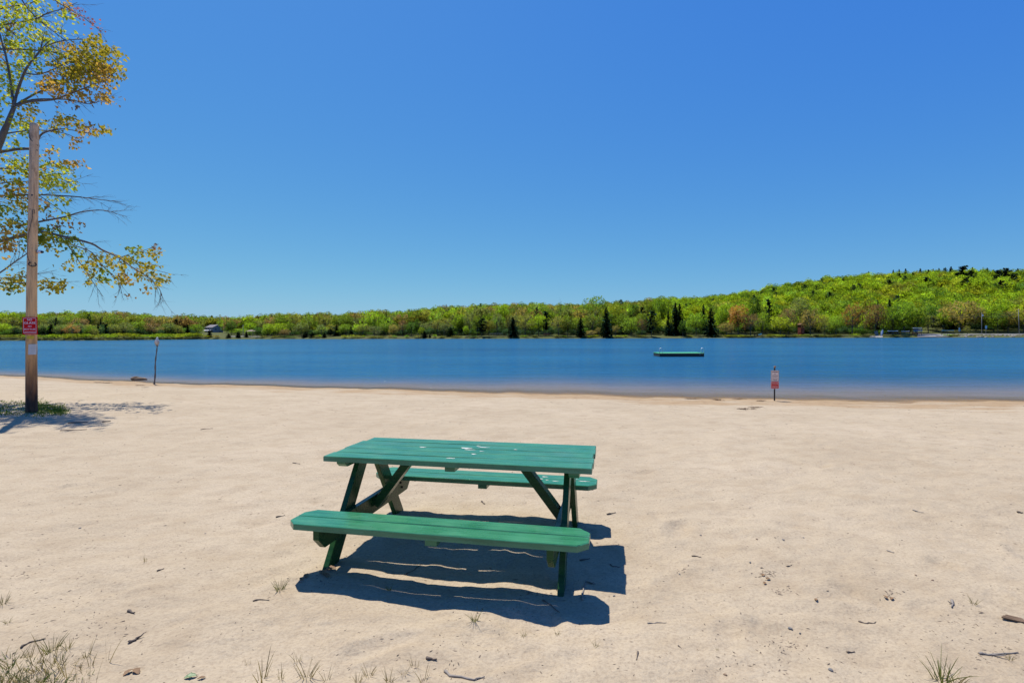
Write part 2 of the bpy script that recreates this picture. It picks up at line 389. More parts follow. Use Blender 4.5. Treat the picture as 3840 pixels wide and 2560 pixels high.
def text_mesh(mb, txt, x, z, height, width, y=0.0):
    """raised lettering, centred at (x, z) in a plane facing -y, fitted to height and width"""
    cu = bpy.data.curves.new('lettering', 'FONT'); cu.body = txt; cu.align_x = 'CENTER'; cu.size = 1; cu.extrude = .004; cu.offset = .006; cu.resolution_u = 3
    o = bpy.data.objects.new('lettering', cu); C.objects.link(o)
    dg = bpy.context.evaluated_depsgraph_get(); me = o.evaluated_get(dg).to_mesh()
    xs = [v.co.x for v in me.vertices]; ys = [v.co.y for v in me.vertices]
    sx = width/(max(xs)-min(xs)); sy = height/(max(ys)-min(ys)); cx = (max(xs)+min(xs))/2; cy = (max(ys)+min(ys))/2
    vs = [(x+(v.co.x-cx)*sx, y-v.co.z*.3, z+(v.co.y-cy)*sy) for v in me.vertices]
    mb.add(vs, [tuple(p.vertices) for p in me.polygons])
    o.evaluated_get(dg).to_mesh_clear(); bpy.data.objects.remove(o); bpy.data.curves.remove(cu)

# ------------------------------------------------------------------ picnic table frame
TX, TY, TYAW = -.3392, 3.6469, -.2029
LEGS = ((.75, -.64), (-.75, -.64), (.75, .60), (-.75, .60))
def tabw(u, v, z):
    c, s = math.cos(TYAW), math.sin(TYAW)
    return Vector((TX+u*c-v*s, TY+u*s+v*c, z))

# ================================================================== THE SETTING
# sand beach, running down under the water
ys = [-9, -6, -4, -2.5, -1.5, -.7, 0, .5, .9]; y = 1.2
while y < 50: ys.append(y); y *= 1.0072
ys = np.array(ys); nc = 560
ts = np.linspace(-1.75, 1.75, nc)
TT, YY = np.meshgrid(ts, ys); XX = TT*(np.maximum(YY, .9)+2.2)
XX = np.where(YY < .9, TT*(3.1+(.9-YY)*1.4), XX)
ZZ = sand_z(XX.ravel(), YY.ravel())
V = np.stack([XX.ravel(), YY.ravel(), ZZ], 1)
wn = fbm(V[:, 0]*.8, V[:, 1]*1.6, 3, 77); wx = np.interp(V[:, 0], [-26, -15, 0], [.4, .9, 1.])
sd = np.interp(V[:, 0], SHX, SHY)-V[:, 1]
wet = np.clip(1.15-sd/(3.4*wx)+wn*2.4, 0, 1)*np.clip(1.6-sd/(4.4*wx), 0, 1)
o = bpy.data.objects.new('beach', np_mesh('beach', V, grid_faces(len(ys), nc), M['sand'], smooth=True, attr={'wet': wet})); C.objects.link(o)
tag(o, 'pale sandy beach sloping down to the lake', 'beach', kind='structure')

# far ground, one sheet out past the ridge
pxs = np.concatenate([np.linspace(-2400, -200, 30), np.linspace(-150, 3990, 420), np.linspace(4050, 6300, 30)])
yy = np.concatenate([[38, 45, 60, 90, 130, 180, 215], np.linspace(240, 345, 75), np.linspace(350, 680, 60), [720, 800, 950, 1200, 1800, 3000]])
PX, YY = np.meshgrid(pxs, yy); XX = (PX-1920)/F*YY
zz = far_z(XX.ravel(), YY.ravel())+np.where(YY.ravel() > 240, .35*fbm(XX.ravel()*.2, YY.ravel()*.2, 3, 5), 0)
o = bpy.data.objects.new('ground', np_mesh('ground', np.stack([XX.ravel(), YY.ravel(), zz], 1), grid_faces(len(yy), len(pxs)), M['land'], smooth=True)); C.objects.link(o)
tag(o, 'grassy far bank and wooded hill ground across the lake', 'ground', kind='structure')

# lake surface
yw = np.concatenate([np.linspace(13, 30, 70), np.geomspace(30.5, 345, 90)])
tw = np.linspace(-1.9, 1.9, 260)
TT, YY = np.meshgrid(tw, yw); XX = TT*YY
zb = np.where(YY < 45, sand_z(XX.ravel(), YY.ravel(), False).reshape(XX.shape), -3.3)
dep = np.clip(WL-zb, 0, 3.)
wz = WL+np.zeros_like(XX)+.006*fbm(XX*1.4, YY*2.2, 2, 8)*np.clip((60-YY)/30, 0, 1)
o = bpy.data.objects.new('lake_water', np_mesh('lake_water', np.stack([XX.ravel(), YY.ravel(), wz.ravel()], 1), grid_faces(len(yw), len(tw)), M['water'], smooth=True, attr={'depth': dep.ravel()})); C.objects.link(o)
tag(o, 'rippled blue lake between the beach and wooded far shore', 'lake', kind='structure')

# ================================================================== PICNIC TABLE
def picnic_table():
    t = empty('picnic_table', (TX, TY, 0), TYAW)
    tag(t, 'green painted wooden picnic table with attached benches standing on the sand', 'picnic table')
    t.rotation_euler = (-.011, -.003, TYAW)
    L, W, ht, th = 1.847/2, .70, .682, .037
    def gapped(x, g0, g1, w):                               # width of a crack along the board
        k = (x-g0)/(g1-g0); return w*max(0, math.sin(math.pi*min(max(k, 0), 1)))**.5 if 0 < k < 1 else 0
    def boards(edges, z, half, th, gaps, chamfer=None, ends=None):
        mb = MB(); N = 40
        for i in range(len(edges)-1):
            a, b = edges[i], edges[i+1]
            e0 = ends[i] if ends else (0, 0)
            lo = []; hi = []
            xs = [-half+e0[0]+(2*half-e0[0]+e0[1])*k/N for k in range(N+1)]
            if chamfer: xs = [-half, -half+chamfer/2, -half+chamfer]+[-half+chamfer+(2*half-2*chamfer)*k/(N-5) for k in range(1, N-5)]+[half-chamfer, half-chamfer/2, half]; assert len(xs) <= N+1, len(xs)
            for x in xs:
                ga = gaps[i-1] if i > 0 else None; gb = gaps[i] if i < len(edges)-2 else None
                va = a+(.0014+(gapped(x, *ga)/2 if ga else 0)); vb = b-(.0014+(gapped(x, *gb)/2 if gb else 0))
                if chamfer:
                    dd = min(x+half, half-x)
                    if dd < chamfer:
                        if i == 0: va = max(va, edges[0]+chamfer-dd)
                        if i == len(edges)-2: vb = min(vb, edges[-1]-chamfer+dd)
                lo.append((x, va)); hi.append((x, vb))
            ring = lo+hi[::-1]; n = len(ring); r = .004
            cx = sum(p[0] for p in ring)/n; cy = sum(p[1] for p in ring)/n
            ins = [(p[0]-math.copysign(r, p[0]-cx)*(1 if abs(abs(p[0])-half) < .06 else 0), p[1]-math.copysign(r, p[1]-cy)) for p in ring]
            vs = [(p[0], p[1], z-th) for p in ring]+[(p[0], p[1], z-r) for p in ring]+[(p[0], p[1], z) for p in ins]
            fs = [(j, (j+1) % n, n+(j+1) % n, n+j) for j in range(n)]+[(n+j, n+(j+1) % n, 2*n+(j+1) % n, 2*n+j) for j in range(n)]
            m = len(xs)
            for off, flip in ((0, True), (2*n, False)):
                for k in range(m-1):
                    q = (off+k, off+k+1, off+n-2-k, off+n-1-k); fs.append(q[::-1] if flip else q)
            mb.add(vs, fs)
        return mb
    boards([-.35, -.21, -.07, .07, .21, .35], ht, L, th,
           [(-.84, .25, .017), (-.95, .95, .005), (-.64, .74, .013), (-.84, .34, .017)], ends=[(0, 0), (.012, .004), (0, -.006), (.004, .004), (.03, 0)]).build('tabletop', M['paint'], t)
    for (a, b, name) in ((-.774, -.506, 'bench_seat'), (.376, .643, 'bench_seat')):
        boards([a, (a+b)/2+.004, b], .366, L, th, [(-.95, 1.1, .0095) if a < 0 else (-.60, .45, .010)], chamfer=.062).build(name, M['paint'], t)
    zt = ht-th-.001; zb = .366-th-.001
    for s in (-1, 1):
        x0, x1 = s*.735, s*.773
        for q in (-1, 1):                                   # A-frame legs
            top, bot = (.10, .63), (.62 if q < 0 else .58, -.10)
            hw = .071
            dv = (bot[0]-top[0])/(bot[1]-top[1])
            vb = bot[0]
            poly = [(q*(top[0]-hw), zt), (q*(top[0]+hw), zt), (q*(vb+hw), bot[1]), (q*(vb-hw), bot[1])]
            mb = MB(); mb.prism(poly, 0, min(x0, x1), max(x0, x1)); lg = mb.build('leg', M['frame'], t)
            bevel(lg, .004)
        mb = MB(); y0, y1 = -.765, .63                      # beam that carries both benches
        mb.prism([(y0, zb), (y1, zb), (y1, zb-.055), (y1-.07, zb-.125), (y0+.07, zb-.125), (y0, zb-.055)], 0, min(s*.694, s*.7335), max(s*.694, s*.7335))
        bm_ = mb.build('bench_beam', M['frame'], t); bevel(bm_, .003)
        for v in (-.43, .43):
            for dz in (.03, .075):
                mb = MB(); mb.lathe([(.009, 0), (.009, .008), (.006, .011)], 8, (0, 0, 0))
                k = len(mb.v)-24
                for j in range(24):
                    p = mb.v[k+j]; mb.v[k+j] = (s*.694-s*p[2], v+p[0]+(dz-.05)*.6*(1 if v > 0 else -1), zb-dz+p[1])
                mb.build('bolt', M['darksteel'], bm_)
        mb = MB(); mb.prism([(-.315, zt), (.315, zt), (.315, zt-.02), (.285, zt-.044), (-.285, zt-.044), (-.315, zt-.02)], 0, min(s*.7745, s*.842), max(s*.7745, s*.842))
        bevel(mb.build('top_cleat', M['paint'], t), .003)
        mb = MB(); mb.bar((s*.692, 0, .255), (s*.40, 0, zt-.012), .088, .058, (0, 0, 1))
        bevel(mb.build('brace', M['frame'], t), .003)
    mb = MB(); mb.box((0-.02, 0, zt-.021), (.07, .60, .040)); bevel(mb.build('top_cleat', M['paint'], t), .003)
    for (a, b) in ((-.76, -.52), (.39, .63)):
        mb = MB(); mb.box((.02, (a+b)/2, zb-.018), (.073, b-a, .034)); bevel(mb.build('seat_cleat', M['paint'], t), .003)
    # splashes of bird droppings on the boards
    r_ = random.Random(4)
    for (lst, z, nm) in (([(-.02, .08, .05, .022), (.10, .13, .05, .012), (.02, .03, .05, .012), (.09, -.10, .02, .016), (-.35, .05, .03, .014), (.12, .0, .02, .008), (-.03, -.25, .04, .01), (.05, .17, .02, .01), (.35, .10, .015, .01)], ht, 'tabletop'),
                         ([(.45, .50, .045, .028), (.50, .57, .03, .012), (.53, .48, .014, .01), (.82, .50, .05, .01), (.74, .55, .03, .012), (.60, .46, .03, .008)], .366, 'bench')):
        for (u, v, a, b) in lst:
            a *= .8; b *= .7
            mb = MB(); n = 18; ph = r_.uniform(0, 3)
            pts = []
            for j in range(n):
                an = 2*math.pi*j/n; k = 1+.22*math.sin(3*an+ph)+.16*math.sin(5*an+2*ph)
                pts.append((u+a*k*math.cos(an), v+b*k*math.sin(an), z+.0012))
            pts.append((u, v, z+.0022))
            mb.add(pts, [(j, (j+1) % n, n) for j in range(n)])
            mb.build('bird_dropping', M['dropping'], t)
    return t
def bevel(o, w):
    me = o.data; bm = bmesh.new(); bm.from_mesh(me); bmesh.ops.recalc_face_normals(bm, faces=bm.faces[:])
    bmesh.ops.bevel(bm, geom=bm.edges[:], offset=w, segments=2, affect='EDGES', profile=.6); bm.to_mesh(me); bm.free()
picnic_table()

# ================================================================== POLE AND ITS SIGNS
PD = 9.97
pb = at(118, 1548, PD); pb.z = 0
pt = at(123, 466, PD-.02); PH = pt.z
pole = empty('utility_pole', (pb.x, pb.y, sz(pb.x, pb.y)))
tag(pole, 'tall weathered wooden pole with knots rising from grass at the beach edge', 'pole')
ax = Vector((pt.x-pb.x, 0, 0))
def pc(z): return Vector((ax.x*z/PH-.012*math.sin(z*.9), 0, z))
def prad(z): return .093-.023*(z/PH)**.8
ET = Vector((-pb.x, -pb.y, 0)).normalized(); EP = Vector((-ET.y, ET.x, 0))     # towards the camera, and across
def rpx(z): return prad(max(z, 0))/math.cos(math.atan2(-pb.x, pb.y))/PD*F
mb = MB(); n = 28; zs = np.linspace(-.25, PH, 90); vs = []
for z in zs:
    c = pc(z)
    for j in range(n):
        a = 2*math.pi*j/n; k = 1+.035*math.sin(3*a+z*.7)+.05*float(fbm(np.array([a*1.6]), np.array([z*2.2]), 2, 4)[0])
        vs.append(c+Vector((math.cos(a), math.sin(a), 0))*prad(max(z, 0))*k)
top = pc(PH+.012); vs.append(top)
fs = [(i*n+j, i*n+(j+1) % n, (i+1)*n+(j+1) % n, (i+1)*n+j) for i in range(len(zs)-1) for j in range(n)]
fs += [((len(zs)-1)*n+j, (len(zs)-1)*n+(j+1) % n, len(vs)-1) for j in range(n)]
mb.add(vs, fs); mb.build('shaft', M['pole'], pole, smooth=True)
def zpx(py): return H+(hor(120)-py)/F*PD-pole.location.z
def on_pole(px, py, off=.006):
    z = zpx(py); c = pc(z); q = prad(z)*1.03+off; x = max(-.97, min(.97, (px-(122.5-(py-466)/1082*3))/rpx(z)))*q
    return c+EP*x+ET*math.sqrt(q*q-x*x)+Vector((0, 0, z))-Vector((0, 0, c.z))
for (px, py, r) in ((124, 483, 4), (125, 494, 4), (122, 551, 5.5), (133, 568, 5), (122, 600, 6), (116, 737, 7), (131, 775, 6), (131, 923, 7), (136, 890, 4)):
    mb = MB(); k = 9; vs = [on_pole(px+r*.55*math.cos(2*math.pi*q/k), py+r*.5*math.sin(2*math.pi*q/k), -.001) for q in range(k)]
    vs += [v-ET*.02 for v in vs]
    mb.add(vs, [tuple(range(k))]+[(j, (j+1) % k, k+(j+1) % k, k+j) for j in range(k)]); mb.build('bolt_hole', M['ink'], pole)
mb = MB()
mb.tube([on_pole(*p) for p in ((106, 789), (126, 792), (126, 805))], .004, 5); mb.build('wire', M['ink'], pole); mb = MB()
mb.tube([on_pole(*p) for p in ((119, 792), (118, 822), (113, 850), (106, 880), (104, 920), (103, 960), (108, 978), (116, 990))], .004, 5); mb.build('wire', M['ink'], pole); mb = MB()
mb.tube([on_pole(*p) for p in ((84, 500), (105, 525), (112, 535), (135, 551))], .006, 5)
mb.build('wire', M['ink'], pole)
mb = MB(); c = on_pole(121, 993, .012); mb.tube([c+EP*.056*math.cos(a)+ET*(-.022*math.sin(a)-.008)+Vector((0, 0, .042*math.sin(a))) for a in np.linspace(0, 2*math.pi, 25)], .009, 6, False); mb.build('hose_ring', M['black'], pole)
mb = MB(); z = zpx(944); c = pc(z)+EP*prad(z)*.85+ET*.02; mb.tube([c, c+Vector((.035, -.01, 0))], .036, 12); mb.mi = 1
mb.tube([c+Vector((.036, -.01, 0)), c+Vector((.10, -.03, -.006)), c+Vector((.125, -.037, -.01))], [.036, .034, .026], 12); mb.mi = 0
mb.tube([c+Vector((.126, -.037, -.01)), c+Vector((.15, -.045, -.012))], [.026, .022], 12); mb.build('insulator', [M['black'], M['white']], pole, smooth=True)

def flat_panel(mb, w, h, r, y0, th, x=0, z=0):
    pts = []
    for cx, cz, a0 in ((w/2-r, h/2-r, 0), (-w/2+r, h/2-r, 90), (-w/2+r, -h/2+r, 180), (w/2-r, -h/2+r, 270)):
        for k in range(6): a = R(a0+k*18); pts.append((x+cx+r*math.cos(a), z+cz+r*math.sin(a)))
    mb.prism(pts, 1, y0, y0+th)
def frame_line(mb, w, h, r, t, y0, th):
    def ring(w, h, r):
        pts = []
        for cx, cz, a0 in ((w/2-r, h/2-r, 0), (-w/2+r, h/2-r, 90), (-w/2+r, -h/2+r, 180), (w/2-r, -h/2+r, 270)):
            for k in range(6): a = R(a0+k*18); pts.append((cx+r*math.cos(a), cz+r*math.sin(a)))
        return pts
    A = ring(w, h, r); B = ring(w-2*t, h-2*t, max(r-t, .001)); n = len(A)
    vs = [(p[0], y0, p[1]) for p in A+B]+[(p[0], y0+th, p[1]) for p in A+B]
    mb.add(vs, [(j, (j+1) % n, n+(j+1) % n, n+j) for j in range(n)]+[(2*n+j, j, (j+1) % n, 2*n+(j+1) % n) for j in range(n)][:0])
zc = (zpx(1189)+zpx(1254))/2; yy_ = -prad(zc)-.014
sg = empty('warning_sign', Vector((at(112, 1221, PD+yy_).x, PD+yy_, pole.location.z+zc)))
tag(sg, 'red sign with white lettering NO GLASS NO BOTTLES nailed on the tall pole', 'sign')
w, h = 56/F*(PD-.13), 65/F*(PD-.13)
mb = MB(); flat_panel(mb, w, h, .006, 0, .006); mb.build('panel', M['red'], sg)
mb = MB(); frame_line(mb, w*.86, h*.895, .02, .0065, -.0015, .001)
mb.box((0, -.001, -h*.353), (w*.76, .001, .0075)); mb.build('border', M['white'], sg)
mb = MB()
for (txt, z, hh, ww) in (('NO', .345, .115, .32), ('GLASS', .165, .118, .75), ('NO', -.025, .082, .235), ('BOTTLES', -.20, .087, .74)):
    mb = MB(); text_mesh(mb, txt, 0, h*z, h*hh, w*ww, -.002); mb.build('lettering', M['white'], sg)
def wrapped(name, px0, px1, py0, py1, mat, off, skew=0.0):
    mb = MB(); n = 7; vs = []
    z0, z1 = zpx(py1), zpx(py0)
    for z, sk in ((z0, 0), (z1, skew)):
        for k in range(n):
            vs.append(on_pole(px0+(px1-px0)*k/(n-1)+sk, py1 if z == z0 else py0, off))
    base = vs[0].copy(); vs = [v-base for v in vs]
    back = [v-ET*.0015 for v in vs]
    m = 2*n
    mb.add(vs+back, [(k, k+1, n+k+1, n+k) for k in range(n-1)]+[(m+k+1, m+k, m+n+k, m+n+k+1) for k in range(n-1)])
    o = mb.build(name, mat); o.location = pole.location+base
    return o, vs, n
o, vs, n = wrapped('paper_notice', 109, 136, 1290, 1329, M['paper'], .012, 1.5)
tag(o, 'white paper notice with faint typed lines tacked on the pole below the tag', 'notice')
M['greyink'] = plain('grey_ink', (.35, .34, .33), .8)
for (f0, f1, t) in ((.45, .75, .82), (.2, .95, .64), (.4, .8, .48), (.35, .8, .30)):
    a = vs[0].lerp(vs[n], t); b = vs[n-1].lerp(vs[2*n-1], t); ya = (vs[n//2].y)
    pts = [vs[k].lerp(vs[n+k], t)+ET*.002 for k in range(int(f0*(n-1)), int(f1*(n-1))+2) if k < n]
    mb = MB(); mb.tube(pts, .0022, 4); mb.build('typed_line', M['greyink'], o)
o, vs, n = wrapped('yellow_tag', 104, 129, 1259, 1270, M['yellow'], .01)
tag(o, 'small yellow tag tacked on the pole under the red sign', 'tag')

# ================================================================== LIFEGUARD WARNING SIGN POST
sp_ = ground_pt(2904, 1500); sp_ = Vector((sp_.x, sp_.y, sz(sp_.x, sp_.y)))
D = sp_.y; k = D/F
post = empty('sign_post', sp_)
tag(post, 'dark metal post at the waterline carrying a white and a red sign', 'sign post')
mb = MB(); Hs = 130*k
mb.box((0, 0, Hs/2-.1), (.036, .022, Hs+.2)); mb.box((-.014, -.014, Hs/2-.1), (.008, .010, Hs+.2)); mb.box((.014, -.014, Hs/2-.1), (.008, .010, Hs+.2))
mb.build('post', M['darksteel'], post)
rustp = plain('rusty_cap', (.30, .17, .10), .8); mb = MB(); mb.box((0, -.02, Hs-.03), (.05, .05, .07), bev=.006); mb.build('post_cap', rustp, post)
def panel(cz, w, h, face, border, ink, lines, name):
    p = empty(name, (0, -.034, cz)); p.parent = post
    mb = MB(); flat_panel(mb, w, h, .02, 0, .004); mb.build('panel', face, p)
    mb = MB(); frame_line(mb, w*.98, h*.985, .018, .012, -.0015, .001); mb.build('border', border, p)
    for (txt, z, hh, ww) in lines: mb = MB(); text_mesh(mb, txt, 0, z*h, hh*h, ww*w, -.002); mb.build('lettering', ink, p)
w = 30.5*k
cream = plain('faded_sign_white', (.86, .70, .58), .7, var=.05, spec=.15)
panel(91.5*k+.02, w, 41*k, cream, plain('rust_red_line', (.22, .10, .07), .7), plain('faded_red_ink', (.16, .06, .05), .7),
      [('WARNING', .34, .11, .82), ('NO', .15, .07, .2), ('LIFEGUARD', .02, .08, .72), ('ON DUTY', -.12, .08, .62), ('SWIM AT YOUR', -.28, .06, .74), ('OWN RISK', -.38, .06, .5)], 'warning_panel')
panel(56.5*k+.02, w, 27.5*k, M['red'], cream, cream, [('THIN ICE', .22, .19, .80), ('THIS ICE IS', -.08, .12, .70), ('NEVER SAFE', -.29, .14, .74)], 'ice_panel')

# ================================================================== BIRD ON ITS STICK, DRIFTWOOD
bp = ground_pt(578, 1437); D = bp.y; k = D/F
st = MB(); Ls = 149*k
def stick_pt(t): return Vector((t*12.5*k+.012*math.sin(t*9), .01*math.sin(t*7), t*Ls))
st.tube([stick_pt(t) for t in np.linspace(-.06, 1, 22)], [(.036-.014*t)*(1+.25*math.sin(t*31)) for t in np.linspace(0, 1, 22)], 8)
o = st.build('perch_stick', M['bark'], smooth=True); o.location = bp
tag(o, 'thin crooked dark stick leaning at the waterline under the perched bird', 'stick')
bd = empty('perched_bird', bp+stick_pt(1)); bd.scale = (.82, .82, .86); tag(bd, 'pale bird with brown tail perched on top of the thin stick', 'bird')
mb = MB()
prof = [(-.145, .018, .012, (.10, .065, .04)), (-.13, .04, .022, (.10, .065, .04)), (-.07, .06, .032, (.13, .085, .055)), (-.02, .066, .05, (.45, .40, .34)), (.05, .098, .085, (.66, .62, .56)), (.13, .112, .10, (.72, .70, .66)), (.20, .098, .092, (.74, .72, .69)),
        (.26, .062, .064, (.74, .73, .70)), (.295, .050, .052, (.76, .75, .73)), (.325, .054, .056, (.76, .75, .73)), (.352, .044, .046, (.74, .73, .71)), (.370, .018, .02, (.72, .71, .69))]
nb_ = 14; vs = []; cols = []
for (z, rx, ry, col) in prof:
    for j in range(nb_):
        a = 2*math.pi*j/nb_; vs.append((rx*math.cos(a)+.012+.10*max(0, z-.24), ry*math.sin(a)-.02-.12*min(0, z), z+.02)); cols.append(col)
mb.add(vs, [(i*nb_+j, i*nb_+(j+1) % nb_, (i+1)*nb_+(j+1) % nb_, (i+1)*nb_+j) for i in range(len(prof)-1) for j in range(nb_)]+[tuple(range(nb_))[::-1], tuple(range((len(prof)-1)*nb_, len(prof)*nb_))])
mb.c = cols; mb.build('body', M['feather'], bd, smooth=True, tint=True)
for s in (-1, 1):
    mb = MB(); pr = [(-.09, .012, .02), (-.02, .03, .05), (.06, .036, .07), (.14, .034, .07), (.2, .022, .05), (.235, .008, .02)]
    n = 10; vs = [(.012+s*(.088 if 0 < z < .2 else .062)+rx*math.cos(2*math.pi*j/n), -.012+ry*math.sin(2*math.pi*j/n)-.02, z+.02) for z, rx, ry in pr for j in range(n)]
    mb.col = (.52, .47, .41); mb.add(vs, [(i*n+j, i*n+(j+1) % n, (i+1)*n+(j+1) % n, (i+1)*n+j) for i in range(len(pr)-1) for j in range(n)]); mb.build('wing', M['feather'], bd, smooth=True, tint=True)
    mb = MB(); mb.tube([(s*.025, -.01, -.03), (s*.025, -.01, .03)], .008, 6); mb.tube([(s*.025, .0, -.003), (s*.03, -.05, -.012)], .007, 6); mb.build('leg', M['yellow'], bd)
mb = MB(); mb.tube([(.07, -.03, .335), (.10, -.045, .33), (.115, -.052, .318)], [.014, .009, .003], 8); mb.build('beak', M['ink'], bd)
for s in (-1, 1):
    mb = MB(); mb.box((.045+s*.024, -.066+.01*s, .348), (.008, .008, .008), bev=.002); mb.build('eye', M['black'], bd)

def blobmesh(seed, n=9, m=14, rough=.25, flat=.5, long=1.0):
    r_ = random.Random(seed); mb = MB(); vs = []
    ph = [r_.uniform(0, 6) for _ in range(6)]
    for i in range(n+1):
        th = math.pi*i/n
        for j in range(m):
            a = 2*math.pi*j/m
            k = 1+rough*(math.sin(2*a+ph[0])*.5+math.sin(3*a+ph[1]+th*2)*.4+math.sin(5*th+ph[2]+a)*.3)+rough*.3*r_.uniform(-1, 1)
            if i in (0, n): k = 1
            vs.append((long*k*math.sin(th)*math.cos(a), k*math.sin(th)*math.sin(a), flat*k*math.cos(th)))
    mb.add(vs, [(i*m+j, i*m+(j+1) % m, (i+1)*m+(j+1) % m, (i+1)*m+j) for i in range(n) for j in range(m)])
    return mb
lg = ground_pt(522, 1428)
o = blobmesh(3, 8, 16, .3, .30, 1.0).build('driftwood_log', M['drift'], smooth=True); o.location = at(522, 1424, lg.y+.5); o.location.z = WL+.03; o.scale = (.34, .16, .42); o.rotation_euler = (0, .12, .2)
tag(o, 'dark brown lump of driftwood lying in the shallows beside the bird stick', 'driftwood')

# ================================================================== FLOATING RAFT
RD = 51.6; k = RD/F
rc = at(2558, 1330, RD); ra = empty('swim_raft', (rc.x, RD+1.2, WL), -.012)
tag(ra, 'green decked floating swim raft with two metal hand rails out on the lake', 'raft')
Lr, Wr = 168*k, 2.4
mb = MB(); mb.box((0, 0, .12), (Lr-.04, Wr-.04, .40), bev=.03); mb.build('float_hull', M['black'], ra)
mb = MB()
nb_ = 14
for i in range(nb_): mb.box((0, -Wr/2+Wr*(i+.5)/nb_, .355), (Lr, Wr/nb_-.015, .045))
mb.build('deck', M['raftgreen'], ra)
for q in (-1, 1): mb = MB(); mb.box((0, q*(Wr/2+.018), .335), (Lr, .03, .07)); mb.build('edge_trim', M['trim'], ra)
mb = MB(); mb.box((Lr*.4, -Wr/2+.012, .23), (.06, .02, .06), bev=.01); mb.build('mooring_cleat', M['hullwhite'], ra)
for s in (-1, 1):
    mb = MB(); x0 = s*Lr/2-(.04 if s > 0 else -.04)
    for yv in (-Wr/2+.1,):
        w_ = .27
        xs_ = (x0-w_, x0) if s > 0 else (x0, x0+w_)
        pts = [(xs_[0]+w_/2-w_/2*math.cos(a), yv, .38+.36+.13*math.sin(a)) for a in np.linspace(0, math.pi, 13)]
        mb.tube([(xs_[0], yv, .37)]+pts+[(xs_[1], yv, -.1)], .036, 8)
    mb.build('hand_rail', M['steel'], ra, smooth=True)

# ================================================================== FAR SHORE TREES
def unit_quads(P, N, size, rs, jit=.34, tilt=None):
    """leaf clumps: one small quad per point, facing roughly along N"""
    n = len(P)
    N = N+rs.normal(size=(n, 3))*jit; N /= np.linalg.norm(N, axis=1)[:, None]+1e-9
    A = np.cross(N, rs.normal(size=(n, 3))); A /= np.linalg.norm(A, axis=1)[:, None]+1e-9
    B = np.cross(N, A); s = (size*(.6+.8*rs.rand(n)))[:, None]
    a = A*s; b = B*s*.7
    V = np.stack([P-a-b*.4, P+b-a*.2, P+a+b*.3, P-b+a*.2], 1).reshape(-1, 3)
    Fq = np.arange(4*n).reshape(-1, 4)
    return V, Fq
def broadleaf(seed, nq, lobes=14, size=.032, base=.2, droop=.0, open_=.0, top=1.0):
    """crown (unit height, unit width) of lumpy lobes with clefts; returns points of leaf quads and a branch skeleton"""
    rs = np.random.RandomState(seed)
    cs = []; 
    for i in range(lobes):
        t = (i+.5)/lobes; z = base+.08+(top-base-.2)*(.05+.95*t)
        zz = (z-base)/(top-base); env = .40*math.sin(math.pi*min(1, .18+.80*zz))**.8
        a = i*2.4+rs.uniform(-.5, .5); rr = env*rs.uniform(.45, .95)
        cs.append((rr*math.cos(a), rr*math.sin(a), z, rs.uniform(.13, .22)*(1.1-.35*zz)))
    cs = np.array(cs); w = cs[:, 3]**2; w /= w.sum()
    idx = rs.choice(lobes, nq, p=w); d = rs.normal(size=(nq, 3)); d[:, 2] = d[:, 2]*.9+.25; d /= np.linalg.norm(d, axis=1)[:, None]
    rad = cs[idx, 3]*(1-open_*rs.rand(nq)*.9)*(.85+.3*rs.rand(nq))
    P = cs[idx, :3]+d*rad[:, None]*np.array([1, 1, .82]); P[:, 2] = np.minimum(P[:, 2], top)
    V, Fq = unit_quads(P, d, size, rs)
    shade = .86+.28*rs.rand(nq)
    lob = .90+.2*rs.rand(lobes)
    c = (shade*lob[idx])[:, None]*np.array([[1, 1, 1]])+rs.normal(size=(nq, 3))*np.array([.06, .04, .05])
    tint = np.repeat(np.clip(c, .3, 1.6), 4, 0)
    tb = MB(); tb.tube([(0, 0, -.03), (.006, 0, base*.6), (0, .01, base+.25), (.01, 0, base+.5)], [.020, .016, .011, .004], 6)
    for i in range(0, lobes):
        c_ = cs[i]; z0 = base*.8+.55*(c_[2]-base)*.8
        tb.tube([(0, 0, z0), (c_[0]*.55, c_[1]*.55, (z0+c_[2])/2+.02), (c_[0], c_[1], c_[2])], [.008, .005, .002], 4, False)
        if open_ > .3:
            for q in range(5):
                e = cs[i, :3]+rs.normal(size=3)*.08; tb.tube([(c_[0]*.6, c_[1]*.6, (z0+c_[2])/2+.03), tuple(e), tuple(e+(e-np.array([0, 0, .3]))*.08)], [.0035, .002, .001], 3, False)
    ctr = np.array([0, 0, (base+top)/2]); out = (P-ctr)/np.array([.45, .45, .4]); out /= np.linalg.norm(out, axis=1)[:, None]
    NV = d*.55+out*.35+np.array([0, 0, .62]); NV /= np.linalg.norm(NV, axis=1)[:, None]
    return V, Fq, tint, tb, np.repeat(NV, 4, 0)
